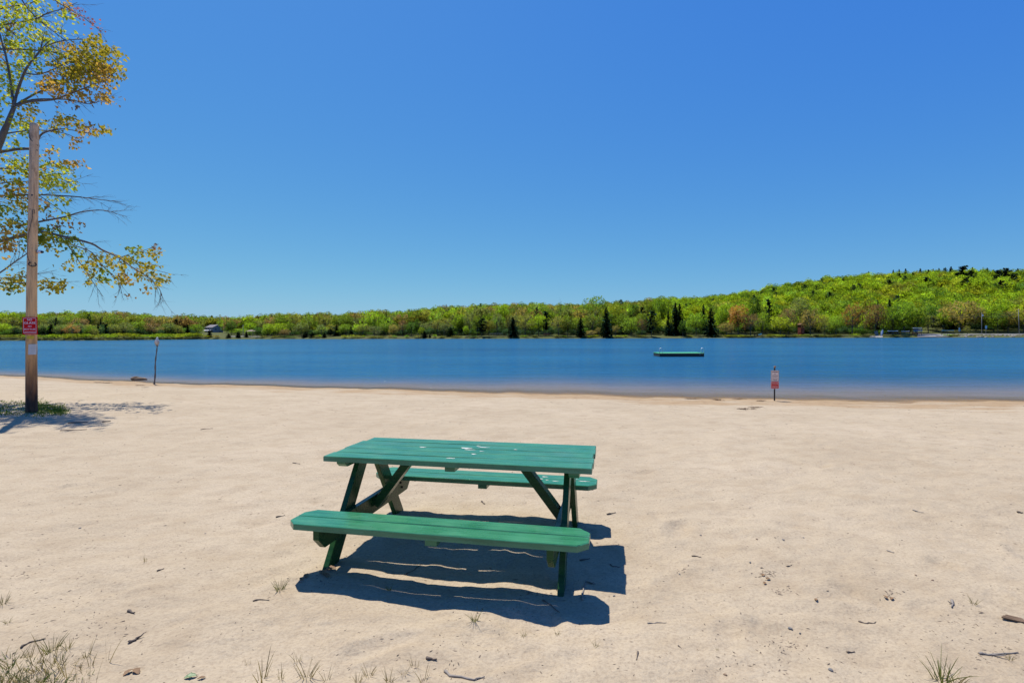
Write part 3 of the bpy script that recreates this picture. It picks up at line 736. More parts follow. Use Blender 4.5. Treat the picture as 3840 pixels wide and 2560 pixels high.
def dome(seed, nq, size=.034):
    """full round crown seen from above the slope: a few big lobes, leaves on their upper halves only"""
    rs = np.random.RandomState(seed); n = 7
    cs = [(0, 0, .70, .30)]+[(.27*math.cos(i*1.05+rs.uniform(-.3, .3)), .27*math.sin(i*1.05), rs.uniform(.48, .66), rs.uniform(.19, .26)) for i in range(n-1)]
    cs = np.array(cs); w = cs[:, 3]**2; idx = rs.choice(n, nq, p=w/w.sum()); d = rs.normal(size=(nq, 3)); d[:, 2] = np.abs(d[:, 2])*1.0-.35; d /= np.linalg.norm(d, axis=1)[:, None]
    P = cs[idx, :3]+d*(cs[idx, 3]*(.9+.18*rs.rand(nq)))[:, None]
    V, Fq = unit_quads(P, d, size, rs, .25)
    tint = np.repeat(np.clip((.9+.2*rs.rand(nq))[:, None]*(.92+.16*rs.rand(n))[idx][:, None]*np.ones((1, 3))+rs.normal(size=(nq, 3))*.03, .3, 1.6), 4, 0)
    tb = MB(); tb.tube([(0, 0, -.03), (0, .01, .6)], [.02, .01], 6)
    for i in range(1, n): tb.tube([(0, 0, .3), (cs[i][0]*.8, cs[i][1]*.8, cs[i][2])], [.008, .003], 4, False)
    NV = d*.8+np.array([0, 0, .5]); NV /= np.linalg.norm(NV, axis=1)[:, None]
    return V, Fq, tint, tb, np.repeat(NV, 4, 0)
def conifer(seed, tiers=15, per=13, pine=False):
    rs = np.random.RandomState(seed); P = []; N = []; S = []
    for i in range(tiers):
        t = (i+.3)/tiers; z = .05+.93*t if not pine else .25+.73*t
        r = (.5*(1-t)**.68+.02)*rs.uniform(.8, 1.12) if not pine else .46*math.sin(math.pi*(.15+.83*t))**.7*rs.uniform(.55, 1.1)
        n = max(4, int(per*(1-.6*t)))
        for j in range(n):
            a = 2*math.pi*j/n+rs.uniform(-.25, .25)+i; L = r*rs.uniform(.75, 1.1)
            if pine and rs.rand() < .25: continue
            for q in np.linspace(.15, 1, 7):
                dz = (-.10*q*q if not pine else .05*q)*L/.5
                P.append((L*q*math.cos(a)+rs.normal()*.012, L*q*math.sin(a)+rs.normal()*.012, z+dz+rs.normal()*.008)); N.append((.5*math.cos(a), .5*math.sin(a), 1)); S.append(.056*(1.15-.5*t) if not pine else .060)
    P = np.array(P); N = np.array(N); S = np.array(S)
    V, Fq = unit_quads(P, N, S, rs, .45)
    tint = np.repeat(np.clip((.7+.6*rs.rand(len(P)))[:, None]*np.ones((1, 3))+rs.normal(size=(len(P), 3))*.05, .3, 1.6), 4, 0)
    tb = MB(); tb.tube([(0, 0, -.03), (0, 0, .5), (0, 0, .97)], [.016, .010, .002], 6)
    N2 = N*np.array([1, 1, .7]); N2 /= np.linalg.norm(N2, axis=1)[:, None]
    return V, Fq, tint, tb, np.repeat(N2, 4, 0)
PROTO = {}
for i in range(5): PROTO['full%d' % i] = broadleaf(20+i, 1500, 13+2*i, .030, .16+.03*(i % 3))
for i in range(4): PROTO['dome%d' % i] = dome(130+i, 900)
for i in range(4): PROTO['airy%d' % i] = broadleaf(50+i, 1250, 13+i, .022, .20+.03*(i % 2), open_=.75)
for i in range(2): PROTO['bare%d' % i] = broadleaf(70+i, 420, 12, .013, .2, open_=1.0)
for i in range(3): PROTO['spruce%d' % i] = conifer(80+i, 16+i, 12)
for i in range(3): PROTO['pine%d' % i] = conifer(90+i, 10+i, 9, True)
def shrubq(seed, nq=520):
    rs = np.random.RandomState(seed); n = 9
    cs = np.stack([rs.uniform(-.36, .36, n), rs.uniform(-.3, .3, n), rs.uniform(.3, .62, n), rs.uniform(.2, .34, n)], 1)
    idx = rs.randint(0, n, nq); d = rs.normal(size=(nq, 3)); d[:, 2] += .35; d /= np.linalg.norm(d, axis=1)[:, None]
    P = cs[idx, :3]+d*(cs[idx, 3]*(.8+.3*rs.rand(nq)))[:, None]*np.array([1, 1, .95]); P[:, 2] = np.clip(P[:, 2], .0, 1)
    V, Fq = unit_quads(P, d, .055, rs, .7)
    tint = np.repeat(np.clip((.7+.6*rs.rand(nq))[:, None]*np.ones((1, 3))+rs.normal(size=(nq, 3))*.05, .3, 1.6), 4, 0)
    tb = MB(); tb.tube([(0, 0, -.1), (.05, 0, .4)], [.02, .01], 5); tb.tube([(0, 0, -.05), (-.15, .1, .4)], [.02, .01], 5)
    N3 = d*.6+np.array([0, 0, .6]); N3 /= np.linalg.norm(N3, axis=1)[:, None]
    return V, Fq, tint, tb, np.repeat(N3, 4, 0)
for i in range(3): PROTO['shrub%d' % i] = shrubq(110+i)
CROWN = {}; TRUNK = {}
for k_, (V, Fq, tint, tb, NV) in PROTO.items():
    CROWN[k_] = np_mesh('crown', V, Fq, M['needle'] if k_[:4] in ('spru', 'pine') else M['leaf'], tint, smooth=True); set_normals(CROWN[k_], NV)
    TRUNK[k_] = tb.mesh('trunk', M['fbark'])
ONE = {}
def one_mesh(k_):
    """crown and trunk in one mesh, for trees only a few pixels tall"""
    if k_ not in ONE:
        V, Fq, tint, tb, NV = PROTO[k_]
        m_ = MB(); m_.v = [tuple(p) for p in V]; m_.f = [tuple(q) for q in Fq]; m_.m = [0]*len(Fq); m_.c = [tuple(q) for q in tint]
        m_.mi = 1; m_.add(tb.v, tb.f)
        ONE[k_] = m_.mesh('tree', [M['needle'] if k_[:4] in ('spru', 'pine') else M['leaf'], M['fbark']], tint=True, smooth=True)
        set_normals(ONE[k_], np.vstack([NV, np.zeros((len(tb.v), 3))]))
    return ONE[k_]
COL = {'lime': (.235, .370, .026), 'yellow': (.275, .340, .030), 'mid': (.150, .240, .028), 'green': (.080, .170, .028), 'olive': (.205, .230, .050), 'greygreen': (.155, .205, .075),
       'tan': (.265, .230, .085), 'orange': (.320, .170, .060), 'brown': (.205, .145, .078), 'spruce': (.040, .085, .040), 'pine': (.038, .085, .045), 'bare': (.17, .13, .10), 'limemid': (.175, .300, .034)}
WORD = {'lime': 'bright lime green', 'yellow': 'yellow green', 'mid': 'mid green', 'green': 'deep green', 'olive': 'dull olive green', 'greygreen': 'grey green', 'tan': 'tan tinged', 'orange': 'orange budded', 'brown': 'reddish brown',
        'spruce': 'blackish green', 'pine': 'dark blue green', 'bare': 'almost leafless', 'limemid': 'fresh green'}
def zone(px):
    for a, b in ((150, 'behind the red-signed pole'), (330, 'just right of the red-signed pole'), (480, 'between the pole and the bird'), (690, 'between the bird and the blue house'), (850, 'by the blue-grey house'), (1010, 'beside the brown pavilion'),
                 (1200, 'just right of the brown pavilion'), (1420, 'above the table top left end'), (1660, 'left of the tallest shore pines'), (1900, 'mid shore left of the lone spruce'), (2110, 'just right of the lone black spruce'),
                 (2320, 'left of the twin spruces'), (2480, 'beside the swim raft line'), (2680, 'behind the swim raft'), (2850, 'by the orange budded tree'), (2985, 'left of the red shed'), (3160, 'right of the red shed'), (3340, 'above the leaning boats'),
                 (3500, 'behind the canoe racks'), (3660, 'behind the road bend'), (9999, 'behind the utility poles')):
        if px < a: return b
def mk_tree(px, ytop, wpx, ck, s, label=None, proto=None, whole=False, group=None, sink=0.0):
    b = far_pt(px, s); d = b.y; k = d/F
    zt = H+(hor(px)-ytop)*k; h = max(zt-b.z+sink, 1.2); w = wpx*k
    conif = ck in ('spruce', 'pine'); low = label and 'shrub' in label or proto == 'shrub'
    if proto == 'shrub': key = 'shrub%d' % rng.randrange(3)
    elif ck == 'spruce': key = 'spruce%d' % rng.randrange(3)
    elif ck == 'pine': key = 'pine%d' % rng.randrange(3)
    elif ck == 'bare': key = 'bare%d' % rng.randrange(2)
    elif ck in ('brown', 'tan', 'olive', 'orange', 'greygreen') and rng.random() < .75: key = 'airy%d' % rng.randrange(4)
    else: key = 'full%d' % rng.randrange(5)
    if proto and proto != 'shrub': key = proto
    br = rng.uniform(1.25, 1.75)*(.8 if proto == 'shrub' else 1)*(1 if px > 2450 or ck in ('lime', 'yellow') else .97); col = tuple(c*br*rng.uniform(.95, 1.05) for c in COL[ck])
    name = {'spruce': 'spruce_tree', 'pine': 'pine_tree', 'bare': 'bare_tree'}.get(ck, 'broadleaf_tree')
    if proto == 'shrub': name = 'shrub'
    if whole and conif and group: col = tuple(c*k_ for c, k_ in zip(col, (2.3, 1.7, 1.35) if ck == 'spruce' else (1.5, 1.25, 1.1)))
    kind_w = 'shrub' if proto == 'shrub' else {'spruce': 'spruce', 'pine': 'pine', 'bare': 'bare tree'}.get(ck, 'tree')
    wx = 1.12 if not conif else 1.22
    if whole:
        o = bpy.data.objects.new(name, one_mesh(key)); C.objects.link(o); o.color = (*col, 1)
    else:
        o = empty(name, (0, 0, 0))
        for nm, me in (('crown', CROWN[key]), ('trunk', TRUNK[key])):
            c = bpy.data.objects.new(nm, me); C.objects.link(c); c.parent = o; c.color = (*col, 1)
    o.location = b-Vector((0, 0, sink)); o.rotation_euler = (0, 0, rng.uniform(0, 6.28)); o.scale = (w*wx, w*wx, h)
    if not label:
        size = 'slender' if wpx*1.0 < .42*(h/k) else ('broad' if wpx > .75*(h/k) else 'rounded')
        label = '%s %s %s %s' % (WORD[ck], size if not conif else ('small' if h < 12 else 'tall'), kind_w, group and group[1] or zone(px))
    tag(o, label, 'shrub' if proto == 'shrub' else 'tree', group[0] if group else 'trees along the far shore')
    return o
EXP = [ # px, y of the top, width, colour, metres behind the waterline, label
(6,1207,60,'lime',22,None),(47,1181,90,'olive',60,None),(92,1173,80,'mid',70,None),(60,1218,40,'olive',18,None),(150,1190,70,'olive',45,None),(207,1178,80,'greygreen',50,None),(172,1208,60,'greygreen',22,None),
(192,1215,36,'spruce',14,'blackish green broad spruce right behind the red sign on the pole'),(213,1190,18,'pine',34,None),(250,1176,70,'mid',62,None),(230,1212,44,'greygreen',16,None),(262,1166,26,'bare',72,None),
(271,1212,58,'orange',14,'rounded orange tinged tree above the marsh shrubs right of the pole'),(304,1234,13,'spruce',12,None),(300,1186,80,'brown',40,None),(333,1177,20,'pine',58,None),(330,1165,70,'mid',72,None),(340,1218,40,'mid',15,None),(369,1207,15,'spruce',20,None),(378,1191,14,'spruce',45,None),
(355,1228,34,'olive',13,None),(375,1168,60,'olive',70,None),(398,1213,26,'pine',15,None),(430,1176,70,'mid',60,None),(425,1210,60,'olive',18,None),(465,1205,60,'greygreen',17,None),(500,1178,80,'olive',58,None),(520,1200,70,'mid',22,None),(560,1182,60,'brown',55,None),(570,1205,70,'brown',20,None),
(610,1180,70,'olive',60,None),(630,1208,60,'greygreen',20,None),(662,1196,26,'pine',24,None),(690,1184,60,'mid',60,None),(668,1215,50,'olive',16,None),(704,1219,24,'spruce',12,'small blackish spruce left of the blue-grey house'),(730,1190,70,'olive',70,None),(735,1212,45,'mid',24,None),
(788,1193,38,'pine',175,'dark round topped pine rising behind the roof of the blue-grey house'),(824,1181,28,'bare',150,None),(770,1186,60,'lime',185,None),(840,1196,50,'lime',160,None),(786,1236,21,'spruce',5,'blackish pointed spruce standing in front of the blue-grey house'),
(867,1196,46,'green',28,None),(896,1194,46,'tan',60,None),(900,1174,36,'bare',85,'grey leafless round tree standing above the skyline near the pavilion'),(858,1249,19,'spruce',3,'left one of two clipped blackish cones on the lakeside lawn'),(893,1242,18,'spruce',3,'taller right one of two clipped blackish cones on the lakeside lawn'),
(924,1241,14,'spruce',4,None),(938,1241,17,'green',6,None),(966,1222,30,'green',5,None),(935,1205,50,'lime',38,None),(976,1196,50,'olive',50,None),(1006,1211,42,'lime',12,None),(1043,1207,62,'lime',13,'broad bright lime tree right of the brown pavilion'),(1047,1171,52,'mid',40,None),(1100,1173,62,'olive',42,None),
(1067,1232,42,'brown',7,None),(1090,1205,50,'mid',18,None),(1145,1241,26,'spruce',4,None),(1172,1245,24,'spruce',4,None),(1130,1205,60,'greygreen',14,None),(1160,1185,60,'mid',30,None),
(1216,1246,17,'spruce',3,'small black cone of a spruce at the water left of the yellow shrubs'),(1263,1215,27,'spruce',14,None),(1239,1233,32,'pine',9,None),(1317,1224,22,'pine',12,None),(1402,1158,88,'lime',36,'tall broad lime green crown standing up from the left skyline'),(1302,1172,54,'mid',42,None),(1268,1175,48,'mid',44,None),
(1220,1178,74,'olive',42,None),(1335,1169,27,'bare',60,None),(1510,1195,48,'brown',16,'slim brown leafless tree over the bank left of the small cones'),(1476,1213,42,'tan',14,None),(1543,1204,52,'green',11,None),(1592,1239,24,'spruce',2.5,'black cone shaped spruce right at the water, larger of a pair'),(1612,1253,11,'spruce',2.5,'tiny black cone shaped spruce right at the water, smaller of a pair'),
(1582,1223,24,'lime',6,None),(1449,1172,19,'spruce',58,None),(1564,1190,26,'green',14,None),(1296,1211,62,'mid',18,None),(1360,1211,62,'olive',16,None),(1404,1217,62,'greygreen',13,None),(1440,1205,50,'mid',20,None),(1250,1210,60,'olive',20,None),(1205,1212,50,'greygreen',12,None),(1640,1190,60,'olive',18,None),(1665,1205,50,'greygreen',12,None),
(1690,1226,40,'spruce',7,None),(1722,1169,48,'lime',24,None),(1760,1160,54,'greygreen',16,None),(1748,1219,26,'lime',5,None),(1791,1179,38,'mid',18,None),(1807,1191,54,'pine',7,'layered pale pine with flat boughs left of the lone black spruce'),(1834,1194,54,'olive',9,None),(1864,1165,60,'greygreen',11,'grey green tree on a thick dark trunk left of the lone spruce'),
(1880,1134,64,'lime',48,None),(1924,1186,42,'spruce',4,'lone black spruce on the water in the middle of the far shore'),(1910,1171,44,'olive',14,None),(1970,1171,92,'olive',14,None),(2020,1174,78,'lime',13,None),(2048,1166,38,'pine',11,'crooked dark pine leaning over the bank right of the lone spruce'),(2011,1151,26,'pine',34,None),(2095,1179,84,'olive',8,None),(2018,1131,84,'limemid',58,None),
(2100,1114,24,'bare',60,'bare forked treetop poking above the middle skyline'),(2128,1181,62,'mid',9,None),(2178,1189,36,'spruce',4,'black ragged spruce between the bare treetop and the tall dark pine'),(2222,1149,84,'olive',20,'big dull olive tree with visible grey trunk, left of tall dark pine'),(2235,1104,92,'limemid',58,'great round green crown highest on the middle skyline'),
(2274,1149,46,'spruce',4,'tall dark narrow pine standing at the water among yellow shrubs'),(2300,1134,80,'yellow',38,'yellow green crown right behind the tall dark narrow pine'),(2215,1236,54,'tan',5,None),(2245,1224,32,'tan',6,None),(2308,1216,38,'tan',6,None),(2366,1187,74,'limemid',9,None),(2407,1189,52,'brown',8,'purplish brown small tree at the water left of the raft'),
(2443,1161,52,'pine',5,'dark blue green pine left of the twin topped spruces'),(2506,1162,24,'spruce',8,None),(2532,1131,44,'spruce',10,'tallest black spruce of the twin pair behind the raft'),(2548,1134,46,'spruce',12,'black spruce close on the right of the tallest one behind the raft'),(2376,1134,54,'green',48,None),(2407,1149,36,'pine',44,None),(2504,1109,54,'lime',58,None),(2427,1112,62,'mid',62,None),(2468,1108,46,'limemid',60,None),
(2610,1166,78,'limemid',11,None),(2560,1198,32,'green',4,None),(2638,1136,28,'spruce',28,None),(2666,1153,48,'spruce',5,'black dense spruce between the raft and the orange budded tree'),(2704,1146,50,'lime',17,None),(2725,1206,76,'tan',9,None),(2768,1135,92,'orange',13,'wide orange budded tree over the lawn, brightest orange on the shore'),
(2815,1169,90,'brown',7,'brownish spreading tree on dark trunks right of the orange one'),(2860,1164,46,'limemid',14,None),(2883,1121,32,'pine',34,None),(2832,1110,56,'green',40,None),(2925,1182,90,'yellow',7,None),(2955,1149,76,'brown',17,None),(3039,1149,96,'tan',8,'tan feathery tree right beside the red shed'),(3000,1111,86,'greygreen',34,None),(3092,1199,54,'olive',7,None),
(3135,1177,60,'limemid',6,None),(3196,1127,90,'orange',11,'rusty orange brown tree left of the leaning boats'),(3284,1134,70,'brown',9,'rusty brown tree right above the leaning boats'),(3291,1119,18,'spruce',24,None),(3335,1117,28,'spruce',24,None),(3345,1144,60,'mid',11,None),(3390,1128,100,'limemid',14,None),(3440,1136,96,'limemid',13,None),
(3510,1184,66,'pine',32,'pale green pine with drooping boughs over the road bend'),(3480,1140,70,'green',40,None),(3540,1140,80,'green',42,None),(3600,1120,116,'tan',30,'big tan tree left of the utility pole with white box'),(3660,1140,80,'tan',34,None),(3628,1218,27,'olive',5,'small olive green conifer on the stony bank by the road'),(3725,1108,110,'lime',32,None),(3780,1164,76,'tan',28,None),(3838,1148,80,'tan',27,None),(3760,1190,60,'green',40,None),
(3570,1195,60,'spruce',44,None),(3690,1195,60,'spruce',44,None)]
for e in EXP: mk_tree(*e)
# second and third rows, filling between the trees named above
for row, (s0, s1, dy, step) in enumerate(((24, 34, 42, 62), (75, 100, 12, 58))):
    px = -60+row*30
    while px < 3900:
        s = rng.uniform(s0, s1); base = float(np.interp(px, SPX, SPY))
        if px > 2500: base = max(base, 1152-(px-2500)*.028-(18 if row else 0))
        ck = rng.choice(['mid', 'olive', 'greygreen', 'limemid', 'olive', 'lime', 'mid', 'tan', 'green'] if px < 2400 else ['lime', 'limemid', 'mid', 'lime', 'yellow', 'olive'])
        if not (740 < px < 850): mk_tree(px, base+dy+rng.uniform(-6, 10), rng.uniform(55, 85), ck, s, None, group=('trees filling the far shore woods', ('second row ' if not row else 'back row ')+zone(px)))
        px += step*rng.uniform(.75, 1.25)
# hillside trees told apart from a distance: conifers on the ridge and single crowns
HILL = [(3394,1006,17,'spruce'),(3370,1008,13,'spruce'),(3348,1010,13,'spruce'),(3449,1005,18,'spruce'),(3480,1009,20,'spruce'),(3497,1006,14,'spruce'),(3519,1004,15,'spruce'),(3564,998,20,'spruce'),(3371,1022,18,'spruce'),(3396,1046,17,'spruce'),(3422,1020,20,'spruce'),(3286,1052,15,'spruce'),(3243,1042,13,'spruce'),
        (3814,1004,17,'spruce'),(3256,1016,11,'spruce'),(3645,1000,20,'spruce'),(3608,996,60,'pine'),(3640,1012,50,'pine'),(3620,1040,44,'pine'),(3773,1003,60,'pine'),(3740,1010,50,'pine'),(3800,1026,46,'pine'),(3750,1050,44,'pine'),(3470,1036,46,'pine'),(3332,1046,40,'pine'),(3160,1040,16,'spruce'),(3060,1070,13,'spruce'),(3220,1060,26,'pine'),(3110,1040,10,'spruce'),(3537,1030,16,'spruce'),(3700,1003,16,'spruce'),(3830,1060,30,'pine')]
for (px, yt, w, ck) in HILL:
    yb = yt+w*(1.45 if ck == 'spruce' else .85)             # where its foot would show on the slope
    if ck == 'spruce': w *= 1.35
    best = min((abs(hor(px)-(fz((px-1920)/F*d, d)+9-H)/d*F-yb), d) for d in np.linspace(380, 628, 60))[1]
    mk_tree(px, yt, w, ck, best-fd(px), None, whole=True, group=('conifers on the wooded hill', 'up on the hill '+('under the ridge line' if yt > 1015 else 'on the ridge line')+(' far right' if px > 3590 else '')))
rh = random.Random(3); taken = []
for i in range(900):
    if len(taken) >= 62: break
    px = rh.uniform(2560, 3900); d = rh.uniform(390, 600); x = (px-1920)/F*d; z = fz(x, d)
    yt = hor(px)-(z+15-H)/d*F
    if yt > 1115 or yt < np.interp(px, SPX, SPY)+1: continue
    if any(abs(px-a) < 34 and abs(yt-b) < 12 for a, b in taken): continue
    taken.append((px, yt)); ck = rh.choice(['lime', 'yellow', 'lime', 'limemid', 'mid', 'lime', 'green'])
    mk_tree(px, yt, rh.uniform(46, 72)*500/d, ck, d-fd(px), None, 'dome%d' % rh.randrange(4), whole=True, group=('single crowns on the wooded hill', ('high' if yt < 1050 else 'low')+' on the hillside '+('at its left end' if px < 3000 else ('in the middle' if px < 3450 else 'at its right end'))))
# the rest of the woods, which reads as one mass
VV = []; FF = []; TT_ = []; NN = []; nv = 0
rs = np.random.RandomState(2)
keys = ['full0', 'full1', 'full2', 'full3', 'full4', 'airy0', 'airy1']
lite = {}
for k_ in keys+['spruce0', 'pine0', 'pine1', 'dome0', 'dome1', 'dome2', 'dome3']:
    V, Fq, tint, tb, NV = PROTO[k_]; n = len(Fq); q = rs.permutation(n)[:min(n, 760)]
    Vq = V.reshape(-1, 4, 3)[q]; c = Vq.mean(1, keepdims=True); lite[k_] = (c+(Vq-c)*1.34, tint.reshape(-1, 4, 3)[q], NV.reshape(-1, 4, 3)[q])
def far_stuff(px, d, h, w, ck, key):
    global nv
    x = (px-1920)/F*d; z = fz(x, d); a = rs.uniform(0, 6.28); Vq, tq, nq_ = lite[key]; nq_ = nq_.reshape(-1, 3)
    P = Vq.reshape(-1, 3)*np.array([w, w, h]); ca, sa = math.cos(a), math.sin(a)
    P = np.stack([P[:, 0]*ca-P[:, 1]*sa+x, P[:, 0]*sa+P[:, 1]*ca+d, P[:, 2]+z-.4], 1)
    NN.append(np.stack([nq_[:, 0]*ca-nq_[:, 1]*sa, nq_[:, 0]*sa+nq_[:, 1]*ca, nq_[:, 2]], 1)); VV.append(P); FF.append(np.arange(len(P)).reshape(-1, 4)+nv); nv += len(P)
    TT_.append(np.clip(tq.reshape(-1, 3)*np.array(COL[ck])*rs.uniform(1.3, 2.35)*(1 if px > 2450 else .95), 0, 1))
for d0 in list(range(335, 640, 14)):
    px = -250+rs.uniform(0, 20)
    while px < 4080:
        stp = 11.5*F/d0
        d = d0+rs.uniform(-5, 5); ok = True
        if d-fd(px) < 46: ok = False
        if 735 < px < 845 and d < 470: ok = False
        if 3440 < px < 3900 and d < fd(px)+50: ok = False
        if ok:
            if px > 2450:
                ck = rs.choice(['lime', 'lime', 'limemid', 'yellow', 'mid', 'green', 'olive', 'pine'], p=[.28, .14, .2, .13, .1, .05, .04, .06])
            else: ck = rs.choice(['mid', 'olive', 'greygreen', 'limemid', 'lime', 'tan', 'brown', 'pine'], p=[.22, .24, .14, .14, .1, .06, .05, .05])
            zr = H+(hor(px)-np.interp(px, SPX, SPY))/F*d
            x = (px-1920)/F*d; z = fz(x, d)
            h = rs.uniform(11.5, 18); h = min(h, max(7, zr-z+rs.uniform(-4.0, 2.6)))
            key = 'pine%d' % rs.randint(2) if ck == 'pine' else ('dome%d' % rs.randint(4) if rs.rand() < .72 else keys[rs.randint(len(keys))])
            far_stuff(px, d, h, rs.uniform(11.5, 17) if ck != 'pine' else 9, ck, key)
        px += stp*rs.uniform(.8, 1.2)*(1 if px > -100 and px < 3950 else 2)
for s_ in (20, 27, 35, 44):                              # brush added under the first trees, coloured dark for the shade of their crowns
    px = -200+rs.uniform(0, 20)
    while px < 4050:
        open_lawn = (850 < px < 960) or (1385 < px < 1420) or (2720 < px < 3080 and s_ < 22) or (3420 < px < 3640) or (3640 < px and s_ < 30) or (735 < px < 845)
        if not open_lawn:
            d = fd(px)+s_+rs.uniform(-3, 3)
            far_stuff(px, d, rs.uniform(3.0, 6.5), rs.uniform(6, 10), rs.choice(['pine', 'pine', 'spruce', 'pine', 'green']), keys[rs.randint(5)])
        px += rs.uniform(22, 38)
m_ = leaf_mat('woodland_foliage', .56, False, .30)
o = bpy.data.objects.new('woodland', np_mesh('woodland', np.concatenate(VV), np.concatenate(FF), m_, np.concatenate(TT_), smooth=True)); C.objects.link(o); set_normals(o.data, np.concatenate(NN))
tag(o, 'dense spring woodland covering the far shore and the hill', 'woods', kind='stuff')

# marsh shrubs and bank bushes
px = -40
while px < 730:
    w = rng.uniform(42, 78)
    mk_tree(px, 1251+px*-.004+rng.uniform(-3, 4), w, rng.choice(['yellow', 'lime', 'olive']), 2.5+rng.uniform(0, 3), None, 'shrub', True, ('marsh shrubs along the left shore', zone(px)))
    px += w*.55
for (px, yt, w, ck) in ((1188,1254,24,'olive'),(1203,1252,16,'lime'),(1296,1254,28,'yellow'),(1321,1252,26,'yellow'),(1345,1255,24,'olive'),(1366,1255,18,'lime'),(1390,1258,30,'olive'),(1465,1255,18,'tan'),(1478,1254,16,'limemid'),(1526,1254,16,'limemid'),(1632,1252,20,'lime'),(1570,1256,26,'olive'),(1655,1258,30,'olive'),(2205,1255,48,'yellow'),(2240,1252,34,'yellow'),(2170,1256,20,'lime'),(2320,1255,36,'yellow'),(2345,1256,30,'lime'),(2110,1257,30,'lime'),(2085,1258,30,'olive'),(2400,1256,40,'olive'),(2590,1257,30,'yellow'),(2690,1257,40,'olive'),(2720,1254,50,'yellow'),(2760,1256,50,'yellow'),(2800,1256,40,'olive'),(2880,1250,36,'yellow'),(2910,1251,44,'yellow'),(2945,1254,40,'olive'),(2985,1254,40,'yellow'),(3030,1254,44,'lime'),(3070,1254,40,'yellow'),(3110,1254,40,'olive'),(3206,1247,26,'lime'),(3150,1252,34,'olive'),(3245,1254,36,'olive'),(3350,1256,26,'green'),(3555,1254,34,'lime'),(3590,1256,30,'olive'),
                      (1030,1257,36,'olive'),(1080,1258,40,'green'),(990,1259,30,'olive'),(1960,1256,30,'lime'),(2000,1257,30,'olive'),(745,1256,30,'olive'),(770,1255,28,'yellow'),(810,1255,28,'tan'),(1420,1260,40,'olive'),(1710,1259,40,'olive'),(1780,1259,40,'green')):
    mk_tree(px, yt, w, ck, 2.0+rng.uniform(0, 2), None, 'shrub', True, ('low shrubs along the far bank', 'on the bank '+zone(px)))

# ================================================================== FAR SHORE BUILDINGS AND BOATS
def lp(px, py, d): return at(px, py, d)
# blue-grey house
hd = 415.; k = hd/F
b = Vector(((804-1920)*k, hd, fz((804-1920)*k, hd))); hz = H+(hor(804)-1250.5)*k
house = empty('house', (b.x, b.y, hz), R(-28)); tag(house, 'two storey blue-grey house with grey gable roof among trees across the lake', 'house')
Lh, Dh, Eh, Rh = 10.2, 8.4, 5.0, 7.1
mb = MB(); mb.box((0, 0, Eh/2-1), (Lh, Dh, Eh+2)); mb.prism([(-Dh/2, Eh), (Dh/2, Eh), (0, Rh-.12)], 0, -Lh/2, Lh/2); mb.build('wall', M['siding'], house)
mb = MB()
for s in (-1, 1):
    mb.prism([(0, Rh), (0, Rh+.25), (s*(Dh/2+.5), Eh-.22+.25), (s*(Dh/2+.5), Eh-.22)], 0, -Lh/2-.4, Lh/2+.4)
mb.build('roof', M['roof'], house)
for x in (-3.6, -.9, 1.6, 3.9):
    mb = MB(); mb.box((x, -Dh/2-.03, 3.75), (1.5, .06, 1.25)); f_ = mb.build('window', M['white'], house); mb = MB(); mb.box((x, -Dh/2-.07, 3.75), (1.3, .05, 1.05)); mb.build('pane', M['glass'], f_)
for (y_, z_) in ((-1.9, 3.6), (1.5, 1.2)):
    mb = MB(); mb.box((Lh/2+.03, y_, z_), (.06, 1.2, .8)); mb.build('window', M['glass'], house)
mb = MB(); mb.prism([(-Dh/2-2.6, 2.35), (-Dh/2, 2.9), (-Dh/2, 3.05), (-Dh/2-2.6, 2.5)], 0, -Lh/2-.2, Lh/2-.5)
mb.build('porch_roof', M['white'], house)
for x in (-4.8, -1.7, 1.4, 4.4):
    mb = MB(); mb.box((x, -Dh/2-2.4, .8), (.22, .22, 3.2)); mb.build('porch_post', M['white'], house)
mb = MB(); mb.box((-Lh/2-2, 0, .8), (4, 6, 3.6)); mb.prism([(-3.3, 2.6), (3.3, 2.6), (0, 4)], 0, -Lh/2-4.2, -Lh/2-.45); mb.build('side_wing', M['roof'], house)
# brown cabin at the far left
d = 292.; k = d/F
cb = empty('cabin', ((32-1920)*k, d, fz((32-1920)*k, d)), R(20)); tag(cb, 'dark brown cabin with pale roof edge left of the pole across the lake', 'cabin')
cb.location.z = H+(hor(32)-1254)*k
mb = MB(); mb.box((0, 0, .9), (5.2, 5, 4.2)); mb.build('wall', M['brownwall'], cb)
mb = MB(); mb.prism([(-3.6, 3.0), (3.6, 4.3), (3.6, 4.55), (-3.6, 3.25)], 1, -3.2, 3.2); mb.build('roof', M['oldwood'], cb)
mb = MB(); mb.prism([(-3.6, 3.28), (3.6, 4.58), (3.6, 4.75), (-3.6, 3.45)], 1, -3.3, -3.0); mb.build('roof_edge', M['concrete'], cb)
mb = MB(); mb.box((.4, -2.53, 1.6), (1.4, .06, 1.0)); mb.build('window', M['glass'], cb)
# pavilion
d = fd(943)+14; k = d/F
pv = empty('pavilion', ((943-1920)*k, d, fz((943-1920)*k, d))); tag(pv, 'open pavilion with low brown hipped roof on the lakeside lawn', 'pavilion')
zt = H+(hor(943)-1236)*k-pv.location.z
mb = MB(); mb.add([(-2.6, -2.6, zt-1.1), (2.6, -2.6, zt-1.1), (2.6, 2.6, zt-1.1), (-2.6, 2.6, zt-1.1), (-.8, 0, zt), (.8, 0, zt)], [(0, 1, 5, 4), (1, 2, 5), (2, 3, 4, 5), (3, 0, 4), (3, 2, 1, 0)]); mb.build('roof', plain('brown_shingles', (.20, .15, .11), .9), pv)
for i in (-1, 1):
    for j in (-1, 1): mb = MB(); mb.box((i*2.1, j*2.1, (zt-1.1)/2-.2), (.2, .2, zt-.7)); mb.build('post', M['oldwood'], pv)
